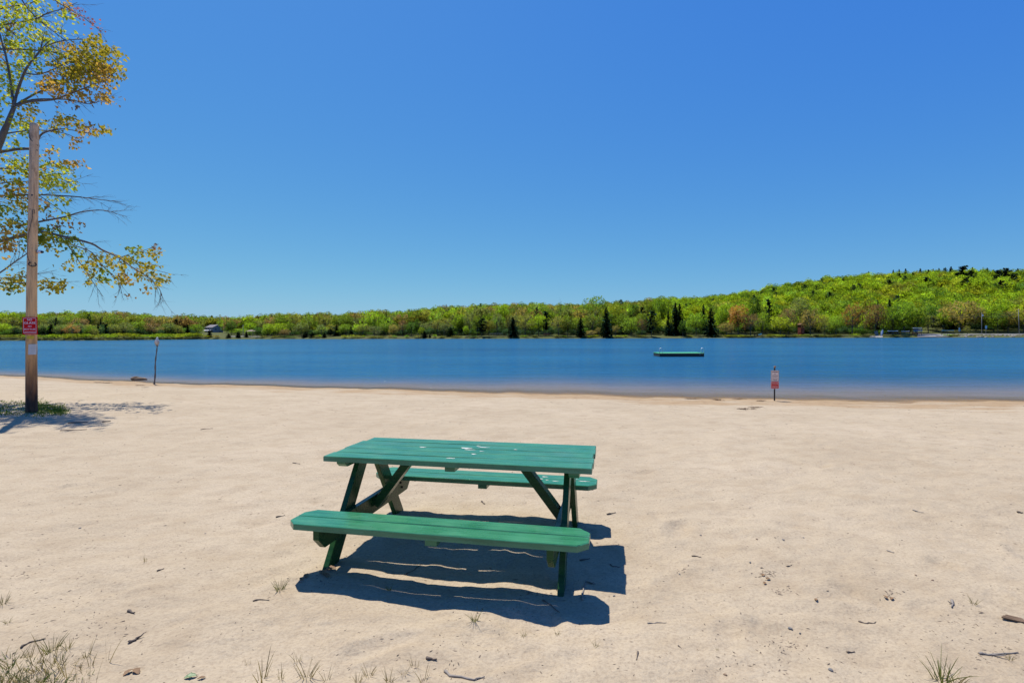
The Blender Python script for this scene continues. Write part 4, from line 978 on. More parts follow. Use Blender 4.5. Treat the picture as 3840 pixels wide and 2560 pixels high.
# red shed
d = fd(3004)+20; k = d/F
sh = empty('shed', ((3004-1920)*k, d, fz((3004-1920)*k, d)), .12); tag(sh, 'narrow red-brown shed under trees on the far bank', 'shed')
zt = H+(hor(3004)-1212)*k-sh.location.z
mb = MB(); mb.box((0, 0, (zt-.6)/2-.3), (2.5, 3, zt)); mb.build('wall', M['redwall'], sh)
mb = MB(); mb.prism([(-1.6, zt-.85), (0, zt), (1.6, zt-.85), (1.6, zt-1.0), (0, zt-.16), (-1.6, zt-1.0)], 1, -1.8, 1.8); mb.build('roof', M['rust'], sh)
mb = MB(); mb.box((.1, -1.54, 1.1), (1.0, .06, 2.0)); mb.build('door', M['brownwall'], sh)
# hulls and racks
def hull_mb(L, W, Hh, open_=True):
    mb = MB(); n = 12; vs = []; fs = []
    for i in range(n+1):
        t = -1+2*i/n; wv = W/2*max(0.04, (1-abs(t)**2.4)); zz = Hh*(.15*t*t)
        vs += [(L/2*t, -wv, Hh+zz), (L/2*t, -wv*.75, Hh*.35+zz), (L/2*t, 0, zz), (L/2*t, wv*.75, Hh*.35+zz), (L/2*t, wv, Hh+zz), (L/2*t, 0, Hh*.9+zz)]
    for i in range(n):
        for j in range(6): fs.append((i*6+j, (i+1)*6+j, (i+1)*6+(j+1) % 6, i*6+(j+1) % 6))
    mb.add(vs, fs+[tuple(range(6)), tuple(range(n*6, n*6+6))[::-1]]); return mb
def boat(name, px, py, d, L, mat, label, rot=(0, 0, 0), W=.85, Hh=.42, group='boats kept on the far bank', cat='canoe'):
    o = hull_mb(L, W, Hh).build(name, mat, smooth=True); o.location = lp(px, py, d); o.rotation_euler = rot; tag(o, label, cat, group); return o
d0 = fd(3350)+4
boat('sailboat_hull', 3309, 1259, d0, 4.0, plain('pale_blue_hull', (.33, .42, .60), .35), 'pale blue sailboat hull stood on end beside the grey board', (0, R(-76), R(8)), 1.7, .45, cat='boat').location.z += 1.75
mb = MB(); mb.box((0, 0, 1.4), (2.1, .12, 3.1), bev=.05); o = mb.build('stored_board', M['greyboard']); o.location = lp(3289, 1259, d0+.5); o.rotation_euler = (R(-8), R(-10), 0); tag(o, 'dull grey board leaning left of the upended sailboat hull', 'board')
mb = MB(); mb.tube([(0, 0, -.2), (-.9, 0, 2.0)], .09, 6); o = mb.build('mooring_post', M['greypole']); o.location = lp(3329, 1259, d0-1); tag(o, 'thin grey post leaning right of the upended sailboat hull', 'post')
def rack(px0, px1, ytop, ybot, d, label):
    k = d/F; b = lp((px0+px1)/2, ybot, d); L = (px1-px0)*k; hh = (ybot-ytop)*k
    r_ = empty('boat_rack', b); tag(r_, label, 'rack', 'boat racks on the far bank')
    for s in (-1, 0, 1): mb = MB(); mb.box((s*L*.42, 0, hh/2-.3), (.16, .16, hh+.5)); mb.build('post', M['oldwood'], r_)
    for z in (hh*.42, hh*.86): mb = MB(); mb.box((0, 0, z), (L*.95, .9, .10)); mb.build('rail', M['oldwood'], r_)
    return b, L, hh
for i, (px0, px1, yt, yb, lab, boats_) in enumerate((
    (3329,3371,1243,1259,'dark wooden boat rack with a white canoe, nearest the upended hull',((1241,'hullwhite','white canoe on top of the rack nearest the upended hull'),(1252,'black','dark canoe on the lower shelf of the rack nearest the upended hull'))),
    (3379,3412,1243,1259,'dark wooden boat rack holding a white over a green canoe',((1242,'hullwhite','white canoe on top of the middle rack above a green one'),(1251,'hullgreen','green canoe on the lower shelf of the middle rack'),(1258,'hullgreen','green canoe lying on the ground under the middle rack'))),
    (3422,3458,1231,1259,'tall boat rack stacked with blue canoes beside the boat ramp',((1230,'hullwhite','white canoe topmost on the tall rack by the ramp'),(1237,'blue','blue canoe below the white one on the tall rack'),(1242,'cyan','light blue canoe third down on the tall rack'),(1249,'hullred','dark red canoe low on the tall rack'))),
    (3528,3578,1241,1256,'low open boat rack on the grass right of the ramp',((1239,'cyan','pale blue canoe on the low rack right of the ramp'),)))):
    d = fd((px0+px1)/2)+(4 if i < 3 else 6)
    b, L, hh = rack(px0, px1, yt, yb, d, lab)
    for (py, mt, bl) in boats_: boat('canoe', (px0+px1)/2+rng.uniform(-3, 3), py+1.5, d-.1, L*.95, M[mt], bl, (0, 0, rng.uniform(-.05, .05)))
d = fd(2848)+4
boat('rowing_boat', 2851, 1256, d, 2.6, M['cyan'], 'turquoise rowing boat pulled up on the bank below the brown tree', (0, R(-14), .3), 1.2, .6, cat='boat')
boat('rowing_boat', 3003, 1250, fd(3003)+10, 3.0, M['hullred'], 'red rowing boat on the grass in front of the red shed', (0, 0, .1), 1.2, .6, cat='boat')
boat('rowing_boat', 2050, 1256, fd(2050)+6, 4.2, M['hullred'], 'dark red rowing boat on the bank right of the lone spruce', (0, 0, .1), 1.3, .6, cat='boat')
boat('rowing_boat', 3060, 1260, fd(3060)+3, 3.8, M['black'], 'dark covered rowing boat at the water right of the red shed', (0, 0, .1), 1.3, .7, cat='boat')
for (px, lab) in ((2830, 'rusty brown barrel left of the turquoise boat'), (2840, 'rusty brown barrel touching the turquoise boat')):
    mb = MB(); mb.lathe([(.42, -.2), (.45, .1), (.47, .5), (.44, .95), (.4, 1.0)], 12); o = mb.build('barrel', M['rust'], smooth=True); p = far_pt(px, 4); o.location = p; tag(o, lab, 'barrel')
def fence(px0, px1, s, hgt, lab, mat, nposts):
    a = far_pt(px0, s); b = far_pt(px1, s); r_ = empty('rail_fence', a); tag(r_, lab, 'fence')
    v = b-a
    for i in range(nposts): mb = MB(); p = v*(i/(nposts-1)); mb.box((p.x, p.y, p.z+hgt/2-.2), (.16, .16, hgt+.4)); mb.build('post', mat, r_)
    for z in (hgt*.55, hgt*.95): mb = MB(); mb.bar(Vector((0, -.1, z)), v+Vector((0, -.1, z)), .06, .18); mb.build('rail', mat, r_)
fence(2738, 2782, 9, 2.0, 'dark rail fence on the lawn under the orange budded tree', M['black'], 5)
fence(2782, 2800, 9.5, 1.6, 'short dark rail fence right under the orange budded tree', M['black'], 3)
fence(1838, 1884, 16, 1.7, 'pale rail fence behind the trunks left of the lone spruce', M['concrete'], 6)
fence(2028, 2066, 12, 2.2, 'dark timber rail fence on the bank right of the lone spruce', M['oldwood'], 5)
# utility poles, wires and road signs
def upole(px, ytop, ybot, s, lab, lean=0.0, box=True):
    p = far_pt(px, s); k = p.y/F; z1 = H+(hor(px)-ytop)*k-p.z
    r_ = empty('utility_pole', p); r_.rotation_euler = (0, lean, 0); tag(r_, lab, 'pole')
    mb = MB(); mb.tube([(0, 0, -.5), (0, 0, z1)], [.17, .12], 10); mb.build('shaft', M['greypole'], r_, smooth=True)
    mb = MB(); mb.box((0, -.12, z1-.7), (1.6, .12, .14)); mb.build('crossarm', M['oldwood'], r_)
    if box: mb = MB(); mb.lathe([(.30, 0), (.33, .1), (.33, .9), (.25, 1.0)], 12, (.45, -.1, z1-2.2)); mb.build('transformer', M['white'], r_, smooth=True)
    return p+Vector((0, 0, z1-.65))
w1 = upole(3681, 1172, 1243, 16, 'grey utility pole with white transformer beside the far road')
w2 = upole(3822, 1158, 1245, 16, 'grey leaning utility pole nearest the photo right edge', R(-2.5), False)
upole(912, 1218, 1258, 14, 'thin dark utility pole left of the brown pavilion', 0, False)
w0 = far_pt(3470, 40)+Vector((0, 0, 11.5))
for i, dz in enumerate((0, -1.2, -2.0)):
    mb = MB()
    for a, b in ((w0, w1), (w1, w2)):
        mb.tube([a.lerp(b, t)+Vector((0, -.15, dz-1.2*4*t*(1-t))) for t in np.linspace(0, 1, 14)], .035, 4)
    tag(mb.build('power_line', M['greypole']), ('topmost', 'middle', 'lowest')[i]+' power line strung from the pole with the white transformer', 'wire')
p = far_pt(3697, 15); k = p.y/F
rs_ = empty('road_sign', p); tag(rs_, 'pale blue rectangular road sign right of the transformer pole', 'sign')
zt = H+(hor(3697)-1218)*k-p.z
mb = MB(); mb.box((0, 0, zt/2-.2), (.12, .1, zt)); mb.build('post', M['greypole'], rs_); mb = MB(); mb.box((0, -.09, zt-1.4), (1.15, .06, 1.9), bev=.02); mb.build('panel', M['signblue'], rs_)
p = far_pt(3597, 13); k = p.y/F; zt = H+(hor(3597)-1228)*k-p.z
rs_ = empty('road_sign', p); tag(rs_, 'small pale diamond road sign left of the bank conifer', 'sign')
mb = MB(); mb.box((0, 0, zt/2-.3), (.1, .1, zt)); mb.build('post', M['greypole'], rs_); mb = MB(); mb.prism([(0, zt-1.2), (.6, zt-.6), (0, zt), (-.6, zt-.6)], 1, -.1, -.06); mb.build('panel', M['signblue'], rs_)
mb = MB(); mb.box((0, -.08, zt-1.75), (1.3, .05, .6)); mb.build('plate', M['signblue'], rs_)
# road, ramp, paths (sheets that follow the ground)
def strip(name, pts, mat, lab, cat, n=24):
    mb = MB(); vs = []; rows = len(pts)
    for (px, s0, s1) in pts:
        for j in range(5):
            p = far_pt(px, s0+(s1-s0)*j/4); vs.append(p+Vector((0, 0, .22)))
    mb.add(vs, [(i*5+j, (i+1)*5+j, (i+1)*5+j+1, i*5+j+1) for i in range(rows-1) for j in range(4)])
    o = mb.build(name, mat); tag(o, lab, cat, kind='structure')
strip('boat_ramp', [(3440+i*8, .6, 20) for i in range(16)], M['asphalt'], 'pale asphalt boat ramp and parking by the racks', 'ramp')
strip('road', [(3540+i*12, 12.5, 19) for i in range(30)], M['asphalt'], 'pale road along the far bank', 'road')
strip('path', [(866+i*8, 10, 14) for i in range(8)]+[(930+i*10, 8, 11) for i in range(12)], M['concrete'], 'pale path across the lakeside lawn', 'path')
strip('landing', [(3262+i*6, .4, 2.2) for i in range(9)], M['concrete'], 'pale concrete landing below the upended hull', 'landing')
mb = MB(); mb.box((0, 0, .0), (10.5, 1.6, .35)); mb.box((0, -.85, .05), (10.6, .1, .4)); o = mb.build('dock', M['oldwood']); pd_ = far_pt(3474, 0); o.location = (pd_.x, pd_.y-.8, WL+.22); tag(o, 'low dark dock along the foot of the boat ramp', 'dock')
rk = [blobmesh(40+i, 6, 9, .35, .7).mesh('rock', M['rock']) for i in range(4)]
for i in range(70):
    px = rng.uniform(3585, 3880); s = rng.uniform(.6, 7); p = far_pt(px, s)
    o = bpy.data.objects.new('rock', rk[i % 4]); C.objects.link(o); o.location = p; q = rng.uniform(.3, .75); o.scale = (q*1.3, q, q*.8); o.rotation_euler = (0, 0, rng.uniform(0, 6))
    tag(o, 'pale rock of the stony bank below the far road', 'rock', 'rocks of the stony far bank')

# ================================================================== MAPLE AT THE LEFT EDGE
TD = 12.1
rt = random.Random(21)
tree = empty('maple_tree', (-13.6, 12.6, sz(-13.6, 12.6))); tag(tree, 'young maple with olive and bronze leaves reaching in behind the wooden pole', 'tree')
tb = tree.location
wood = MB(); LIMB = []
def q3(px, py, dd=0.0): return at(px, py, TD+dd)-tb
def limb(pts, r0, r1, dd=0.0, curve=.25):
    P = [q3(p[0], p[1], dd+curve*math.sin(i*1.3)*.5) if len(p) == 2 else Vector(p) for i, p in enumerate(pts)]
    Q = []                                                  # smooth the traced line
    for i in range(len(P)-1):
        p0, p1, p2, p3 = P[max(i-1, 0)], P[i], P[i+1], P[min(i+2, len(P)-1)]
        for t in (0, .33, .66): Q.append(.5*((2*p1)+(p2-p0)*t+(2*p0-5*p1+4*p2-p3)*t*t+(3*p1-p0-3*p2+p3)*t*t*t))
    Q.append(P[-1]); n = len(Q)
    wood.tube(Q, [r0+(r1-r0)*i/(n-1) for i in range(n)], 7 if r0 > .02 else 5)
    LIMB.extend(Q)
    return Q
def twigs(Q, n, ln, r=.006, depth=2):
    for k in range(n):
        i = rt.randrange(len(Q)//3, len(Q)-1); d = (Q[min(i+1, len(Q)-1)]-Q[max(i-1, 0)]).normalized()
        v = (d+Vector((rt.uniform(-.6, .6), rt.uniform(-.6, .6), rt.uniform(-.75, .55)))).normalized(); L = ln*rt.uniform(.5, 1.2)
        P = [Q[i]]
        for j in range(4):
            v = (v+Vector((rt.uniform(-.25, .25), rt.uniform(-.25, .25), rt.uniform(-.25, .2)))).normalized(); P.append(P[-1]+v*L/4)
        wood.tube(P, [r, r*.8, r*.6, r*.45, r*.3], 4, False); LIMB.extend(P)
        if depth > 1: twigs(P, 3, ln*.5, r*.55, depth-1)
trunk = limb([(0, 0, -.3), (.05, 0, 1.5), (.25, -.15, 3.4), (.75, -.35, 5.0), tuple(q3(0, 530)), tuple(q3(27, 465)), tuple(q3(52, 402))], .135, .042)
A1 = limb([(52, 402), (60, 360), (88, 280), (110, 240), (124, 224), (150, 190), (190, 150)], .034, .010)
A2 = limb([(54, 398), (107, 366), (157, 341), (200, 330), (260, 300), (330, 270)], .026, .008, .1)
A3 = limb([(60, 398), (107, 382), (200, 374), (250, 357), (320, 330), (390, 300), (440, 265)], .028, .007, -.15)
A4 = limb([(70, 392), (125, 374), (220, 372), (280, 377), (330, 390), (400, 372)], .022, .006, .1)
A5 = limb([(95, 275), (140, 280), (190, 265), (250, 235), (330, 200)], .018, .006, .2)
A6 = limb([(124, 224), (180, 170), (260, 150), (340, 150)], .018, .006, .3)
LB = limb([(-80, 585), (60, 560), (137, 556), (141, 528), (158, 502), (200, 488), (250, 485), (330, 500)], .04, .008, .5)
LB2 = limb([(-60, 520), (15, 503), (85, 492), (150, 488), (240, 500), (300, 525)], .022, .006, .7)
Cs = [limb(p, r, .006, dd) for p, r, dd in (
    ([(-120, 190), (0, 185), (110, 187), (180, 195), (240, 206), (300, 225)], .026, .5), ([(-150, 120), (18, 92), (85, 82), (140, 70), (178, 50), (230, 35), (290, 10)], .026, .9),
    ([(60, -60), (82, 0), (125, 55), (170, 95), (215, 130), (265, 168)], .022, .6), ([(0, 210), (30, 240), (80, 250), (150, 262)], .016, .8), ([(-100, 60), (20, 30), (120, 10), (200, -30)], .02, .8),
    ([(-80, 640), (30, 632), (110, 640), (200, 660), (270, 690)], .020, .6), ([(-60, 700), (60, 680), (160, 690), (250, 700)], .018, .8))]
Dt = limb([(150, -60), (205, 0), (262, 36), (312, 66), (345, 92), (382, 118)], .020, .004, .4)
E1 = limb([(-120, 745), (0, 735), (110, 730), (250, 735), (332, 743), (400, 752), (458, 756)], .026, .004, .2)
E2 = limb([(60, 850), (165, 828), (245, 813), (300, 796), (365, 788), (415, 793), (437, 803)], .024, .006, -.2)
E3 = limb([(110, 720), (150, 735), (200, 770), (250, 803), (290, 820)], .012, .004, .3)
F1 = limb([(-200, 960), (0, 905), (95, 880), (150, 868), (230, 885), (340, 912), (382, 936), (450, 968), (500, 1005), (560, 1042), (597, 1082), (606, 1110)], .04, .005, -.1)
F2 = limb([(150, 870), (205, 900), (285, 922), (345, 947), (380, 992), (430, 1037), (450, 1065), (455, 1100)], .018, .004, .2)
F3 = limb([(230, 890), (270, 940), (302, 988), (335, 1037), (366, 1082), (387, 1112)], .014, .004, .4)
F4 = limb([(382, 936), (450, 962), (540, 1000), (620, 1022), (655, 1031)], .013, .003, .25)
F5 = limb([(450, 966), (480, 955), (520, 945), (570, 928), (595, 915)], .010, .003, .1)
G1 = limb([(-100, 1080), (0, 1022), (50, 986), (100, 951), (160, 900)], .022, .008, .5)
G2 = limb([(-60, 1045), (60, 1040), (140, 1027), (212, 1013)], .014, .004, .4)
G3 = limb([(-100, 1060), (20, 1060), (120, 1060), (180, 1055), (240, 1060)], .016, .004, .2)
for Q, n, ln, r in ((E1, 14, .55, .006), (E2, 10, .45, .005), (E3, 5, .35, .004), (F1, 18, .55, .005), (F2, 12, .5, .005), (F3, 10, .5, .004), (F4, 8, .4, .004), (F5, 5, .3, .004), (A2, 9, .5, .006), (A3, 12, .55, .006), (A4, 10, .5, .005), (A5, 9, .5, .005), (A6, 7, .5, .005),
                    (A1, 8, .6, .007), (LB, 9, .5, .005), (LB2, 6, .4, .005), (Dt, 6, .3, .004), (G1, 9, .6, .006), (G2, 6, .4, .004), (G3, 8, .4, .004)): twigs(Q, n, ln, r)
for Q in Cs: twigs(Q, 10, .6, .006)
# limbs of the part that stands outside the picture
for k in range(15):
    a = rt.uniform(1.7, 5.0); z0 = rt.uniform(2.2, 7.5); L = rt.uniform(2.0, 4.0); s_ = Vector((.25*z0/6, -.1, z0))
    Q = limb([tuple(s_), tuple(s_+Vector((math.cos(a)*L*.5, math.sin(a)*L*.5, L*.25))), tuple(s_+Vector((math.cos(a)*L, math.sin(a)*L, L*.3)))], .045, .01); twigs(Q, 10, .8, .008)
top = limb([tuple(q3(52, 402)), tuple(q3(20, 200, .5)), tuple(q3(-60, -60, .7)), tuple(q3(-100, -350, .6))], .030, .008, .4); twigs(top, 22, 1.1, .009)
wood.build('trunk', M['bark'], tree, smooth=True)
LIMBA = np.array([tuple(p) for p in LIMB])
PAL = {'lime': ((.38, .44, .03), (.52, .52, .07)), 'olive': ((.24, .22, .02), (.42, .33, .04)), 'bronze': ((.36, .22, .04), (.52, .33, .09)), 'green': ((.12, .17, .015), (.24, .27, .03)), 'red': ((.30, .07, .06), (.36, .14, .12)), 'brown': ((.22, .13, .07), (.30, .19, .10))}
BLOB = [(40,35,65,45,120,'lime',.9),(110,30,70,40,110,'lime',.9),(60,110,75,45,130,'lime',.9),(150,90,70,45,90,'lime',.7),(245,75,40,45,50,'lime',.6),(120,140,60,30,70,'lime',.8),(185,145,45,30,70,'lime',.6),(45,170,60,30,70,'lime',.8),(115,200,45,28,80,'lime',.6),(195,190,60,30,70,'lime',.5),
 (55,250,75,35,120,'lime',.7),(30,300,50,30,60,'lime',.8),(240,165,45,20,50,'bronze',.6),(85,320,45,25,45,'lime',.5),(15,360,40,40,60,'lime',.7),(95,420,50,30,110,'olive',.2),(70,460,70,30,90,'lime',.5),(30,510,50,25,50,'lime',.5),(25,590,50,40,60,'lime',.7),(80,625,60,55,120,'lime',.6),(205,650,60,45,150,'lime',.4),(250,690,45,18,50,'lime',.3),(150,690,50,30,70,'lime',.4),(60,40,30,30,30,'red',.8),(30,110,60,20,40,'brown',.8),
 (320,210,85,40,300,'olive',.0),(345,240,80,55,330,'olive',.1),(270,250,90,50,260,'olive',.1),(340,275,80,50,320,'bronze',.0),(260,300,75,40,200,'olive',-.1),(180,312,60,28,120,'bronze',-.1),(200,330,70,25,110,'bronze',0),(300,345,90,28,170,'bronze',-.1),(270,385,60,14,40,'brown',.1),(400,365,35,14,45,'bronze',0),(432,196,22,20,40,'olive',0),(345,155,26,18,70,'olive',.2),(330,165,18,12,30,'olive',.2),(385,200,28,24,60,'olive',.1),(440,258,22,12,30,'olive',0),(430,290,22,18,40,'olive',0),(415,330,22,10,25,'bronze',0),(380,255,40,40,120,'bronze',0),
 (250,465,70,30,110,'olive',.5),(195,450,45,20,60,'olive',.4),(290,480,50,25,60,'brown',.5),(385,497,28,16,60,'olive',.5),(330,505,30,15,45,'bronze',.5),(275,530,28,12,35,'bronze',.5),(200,570,28,10,25,'bronze',.4),(230,605,40,14,45,'bronze',.4),(262,618,22,10,25,'bronze',.4),(292,603,25,7,22,'bronze',.4),(175,580,15,15,12,'bronze',.4),
 (60,655,80,55,170,'olive',.3),(40,715,60,40,150,'bronze',.2),(80,770,60,35,110,'olive',.2),(60,800,70,30,100,'green',.2),(50,855,80,35,150,'olive',.1),(25,925,50,38,130,'bronze',.0),(185,872,55,22,140,'green',-.1),(255,900,45,20,80,'green',-.1),(150,905,45,20,60,'green',0),(100,890,60,20,80,'green',0),(235,845,40,22,45,'brown',.0),(215,760,45,25,35,'lime',.3),(190,790,40,25,35,'brown',.2),(240,800,25,12,12,'lime',.2),
 (285,955,35,25,32,'green',.1),(325,985,45,30,50,'olive',.2),(390,965,50,22,55,'olive',0),(430,1010,55,35,85,'olive',.1),(475,975,45,22,60,'olive',.1),(500,930,22,22,50,'green',.1),(565,950,38,22,60,'olive',.1),(540,1020,50,32,110,'olive',0),(600,1050,35,25,55,'olive',0),(380,1030,38,26,50,'green',.2),(345,1030,30,26,40,'olive',.3),(455,1060,30,20,40,'olive',.2),(535,1085,18,10,14,'bronze',0),(490,1040,30,20,45,'bronze',.1),(365,1060,12,10,8,'green',.3),(270,1000,20,15,14,'olive',.3),(470,1100,15,8,8,'brown',.1),(590,935,18,12,14,'brown',.1),(245,985,12,12,8,'olive',.3),
 (35,1050,60,28,90,'olive',.2),(70,1085,38,18,45,'olive',.2),(20,1085,40,18,40,'green',.2),(180,1058,38,18,55,'olive',.1),(222,1062,25,14,30,'olive',.1),(205,1085,28,9,24,'olive',.1),(150,1078,20,10,14,'olive',.1),(60,1010,50,20,20,'olive',.3),(180,935,40,15,20,'olive',.2),
 (270,45,30,20,12,'red',.4),(310,70,25,15,14,'red',.4),(345,75,22,18,14,'red',.4),(285,25,40,15,10,'red',.4),(380,115,8,6,4,'red',.4),(240,15,35,18,24,'bronze',.6),(60,580,45,18,14,'red',.8)]
for k in range(46): BLOB.append((rt.uniform(-560, -20), rt.uniform(-420, 1030), 75, 40, 75, rt.choice(['lime', 'olive', 'green', 'bronze', 'olive']), rt.uniform(-1.2, 1.2)))
for k in range(12): BLOB.append((rt.uniform(-200, 240), rt.uniform(-420, -40), 75, 40, 70, rt.choice(['lime', 'lime', 'olive', 'bronze']), rt.uniform(.2, 1.2)))
LV = []; LC = []
leaf2 = [(0, 0), (.30, .10), (.52, .38), (.26, .46), (.30, .72), (0, 1.0)]
def leaf(p, size, up, droop, col):
    d = Vector((rt.gauss(.35, .6), rt.gauss(0, .6), rt.gauss(-droop, .35))).normalized()
    nrm = Vector((rt.gauss(0, .5), rt.gauss(0, .5), 1)); sd = d.cross(nrm).normalized(); nn_ = sd.cross(d)
    a, b = [], []
    fold = rt.uniform(.15, .45)
    for (w, l) in leaf2:
        bend = -.22*l*l
        a.append(p+d*(l*size)+sd*(w*size)+nn_*((w*fold+bend)*size)); b.append(p+d*(l*size)-sd*(w*size)+nn_*((w*fold+bend)*size))
    LV.append(a); LV.append(b[::-1]); LC.extend([col, col])
for (bx, by, rx, ry, n, ck, dd) in BLOB:
    c0, c1 = PAL[ck]; done = 0
    n = int(n*{'lime': 1.35, 'bronze': .85, 'olive': 1.1, 'brown': .9}.get(ck, 1.1))
    while done < n:
        px = bx+rt.gauss(0, .55)*rx; py = by+rt.gauss(0, .55)*ry
        p = q3(px, py, dd+rt.gauss(0, .45))
        q = LIMBA[np.argmin(((LIMBA-np.array(tuple(p)))**2).sum(1))]; qv = Vector(q)
        if (p-qv).length > .22: p = qv.lerp(p, rt.uniform(.55, 1.0)) if (p-qv).length < .8 else p
        m_ = rt.randint(4, 9); t = rt.random()
        if rt.random() < .5: wood_t = None
        for j in range(m_):
            tt = min(1, max(0, t+rt.gauss(0, .3))); k_ = rt.uniform(.85, 1.15)
            col = tuple((c0[i]+(c1[i]-c0[i])*tt)*k_ for i in range(3))
            leaf(p+Vector((rt.gauss(0, .065), rt.gauss(0, .065), rt.gauss(0, .045))), (.05 if ck == 'red' else rt.uniform(.052, .092)), 1, .45, col)
        done += m_
vs = np.array([[tuple(q) for q in f] for f in LV]).reshape(-1, 3)
o = bpy.data.objects.new('crown', np_mesh('crown', vs, np.arange(len(vs)).reshape(-1, 6), M['mleaf'], np.repeat(np.array(LC), 6, 0))); C.objects.link(o); o.parent = tree

# ================================================================== GRASS, STICKS, STONES ON THE SAND
def blades(mb, c, n, h, spread, cols, lean=.5, w=.004, r_=rng):
    for k in range(n):
        a = r_.uniform(0, 6.28); rr = spread*r_.random()**.6; b = c+Vector((rr*math.cos(a), rr*math.sin(a), -.006))
        hh = h*r_.uniform(.45, 1.1); d = Vector((math.cos(a)*lean*r_.uniform(.2, 1.3), math.sin(a)*lean*r_.uniform(.2, 1.3), 1)).normalized()
        sd = d.cross(Vector((r_.uniform(-1, 1), r_.uniform(-1, 1), .2))).normalized(); bend = Vector((d.x, d.y, -.35))*hh*r_.uniform(.05, .5)
        t = r_.random(); ca, cb_ = cols; mb.col = tuple(ca[i]+(cb_[i]-ca[i])*t for i in range(3))
        pts = []
        for q in (0, .4, .75): p = b+d*hh*q+bend*q*q; ww = w*(1-q*.6); pts += [p-sd*ww, p+sd*ww]
        pts.append(b+d*hh+bend)
        mb.add(pts, [(0, 1, 3, 2), (2, 3, 5, 4), (4, 5, 6)])
DRY = ((.16, .125, .055), (.30, .24, .13)); GRN = ((.07, .10, .025), (.20, .20, .06)); FRESH = ((.035, .075, .012), (.10, .15, .03))
TUFT = []
for i, (n, cols, ln) in enumerate(((26, GRN, .55), (16, DRY, .7), (10, DRY, .45), (20, ((.10, .10, .035), (.24, .20, .09)), .8))):
    mb = MB(); blades(mb, Vector((0, 0, 0)), n, 1.0, .22, cols, ln, .016, random.Random(60+i)); TUFT.append(mb.mesh('grass_tuft', M['blade'], tint=True))
TL = [(1050,2212,52,0,'green tuft of grass just left of the table front left leg'),(544,2105,24,2,'tiny dry grass sprig far left of the table'),(929,2490,26,2,'two leaning grass blades left of the lower center clump'),(984,2552,92,2,'tall thin grass blades at the bottom left of center'),(1117,2478,42,2,'splayed grass blades below the table left end'),(1150,2540,78,1,'tall dark grass blades at the bottom below the table left end'),(1224,2552,52,2,'single upright grass sprig at the bottom below the left bench end'),
 (1054,2545,44,2,'bent grass sprig at the bottom between two taller tufts'),(254,2432,36,3,'brownish tuft right of the curved twig at lower left'),(105,2464,22,3,'small dry tuft above the dense grass at lower left'),(320,2466,26,3,'dry seed tuft on the right of the dense grass at lower left'),(10,2264,36,3,'dry tuft cut by the left edge of the photo'),(28,2334,20,3,'small yellowish tuft near the left edge'),(193,2444,58,0,'green tuft of long blades above the dense grass at lower left'),
 (1780,2328,46,0,'green tuft at the sunny edge of the bench shadow'),(1965,2385,26,3,'yellow dry tuft just below the bench shadow'),(2090,2379,20,3,'small dry tuft below the bench shadow right end'),(2234,2424,24,3,'small yellowish tuft right below the table'),(1382,2534,52,1,'dark splayed blades at the bottom left of center'),(1554,2500,48,2,'two upright dark blades below the bench middle'),(1587,2558,62,2,'tall upright blades at the bottom below the bench middle'),(1460,2558,52,1,'reddish tuft cut by the bottom edge'),(1340,2560,46,1,'reddish tuft at the bottom edge left of the splayed blades'),
 (1518,2526,42,2,'pale spidery sprig below the bench'),(1459,2213,26,0,'small dark green tuft growing in the bench shadow'),(3531,2556,86,0,'tall green brown tuft at the lower right'),(3580,2560,60,1,'shorter tuft beside the tall one at the lower right'),(3652,2263,26,3,'small yellowish tuft at right above the forked twig'),(3785,2470,26,3,'sparse tuft below the forked twig at right'),(2690,2436,12,3,'tiny sprig right of the table shadow')]
for (px, py, hp, ti, lab) in TL:
    p = ground_pt(px, py); k = (p-Vector((0, 0, H))).length/F
    o = bpy.data.objects.new('grass_tuft', TUFT[ti]); C.objects.link(o); o.location = p; h = hp*k; o.scale = (h*1.0, h*1.0, h); o.rotation_euler = (0, 0, rng.uniform(0, 6)); tag(o, lab, 'grass tuft', 'grass tufts on the sand')
mb = MB(); r_ = random.Random(9)
for k in range(84):
    px = abs(r_.gauss(60, 130)); py = r_.uniform(2455, 2640)-.12*px
    if py < 2470+px*.10: continue
    p = ground_pt(px, py); blades(mb, p, r_.randint(5, 12), r_.uniform(.03, .085), .035, r_.choice((GRN, DRY, DRY, FRESH)), .8, .0016, r_)
for k in range(34):
    p = ground_pt(r_.uniform(0, 420), r_.uniform(2440, 2590)); blades(mb, p, r_.randint(1, 3), r_.uniform(.08, .16), .02, DRY, .4, .0016, r_)
o = mb.build('dry_grass', M['blade'], tint=True); tag(o, 'thin dry grass growing through the sand at the lower left corner', 'grass', kind='stuff')
mb = MB()
for k in range(1100):
    if r_.random() < .62: px = r_.uniform(-420, 118); py = r_.uniform(1503, 1556)+max(0, px-60)*.12
    else: px = r_.uniform(118, 244); py = r_.gauss(1531, 8+(244-px)*.06)+(px-150)*.10
    p = ground_pt(px, py)
    blades(mb, p, 6, r_.uniform(.025, .065), .10, (((.06, .13, .012), (.16, .22, .03)) if r_.random() < .85 else GRN), .8, .006, r_)
o = mb.build('grass', M['blade'], tint=True); tag(o, 'green grass patch around the foot of the wooden pole', 'grass', kind='stuff')

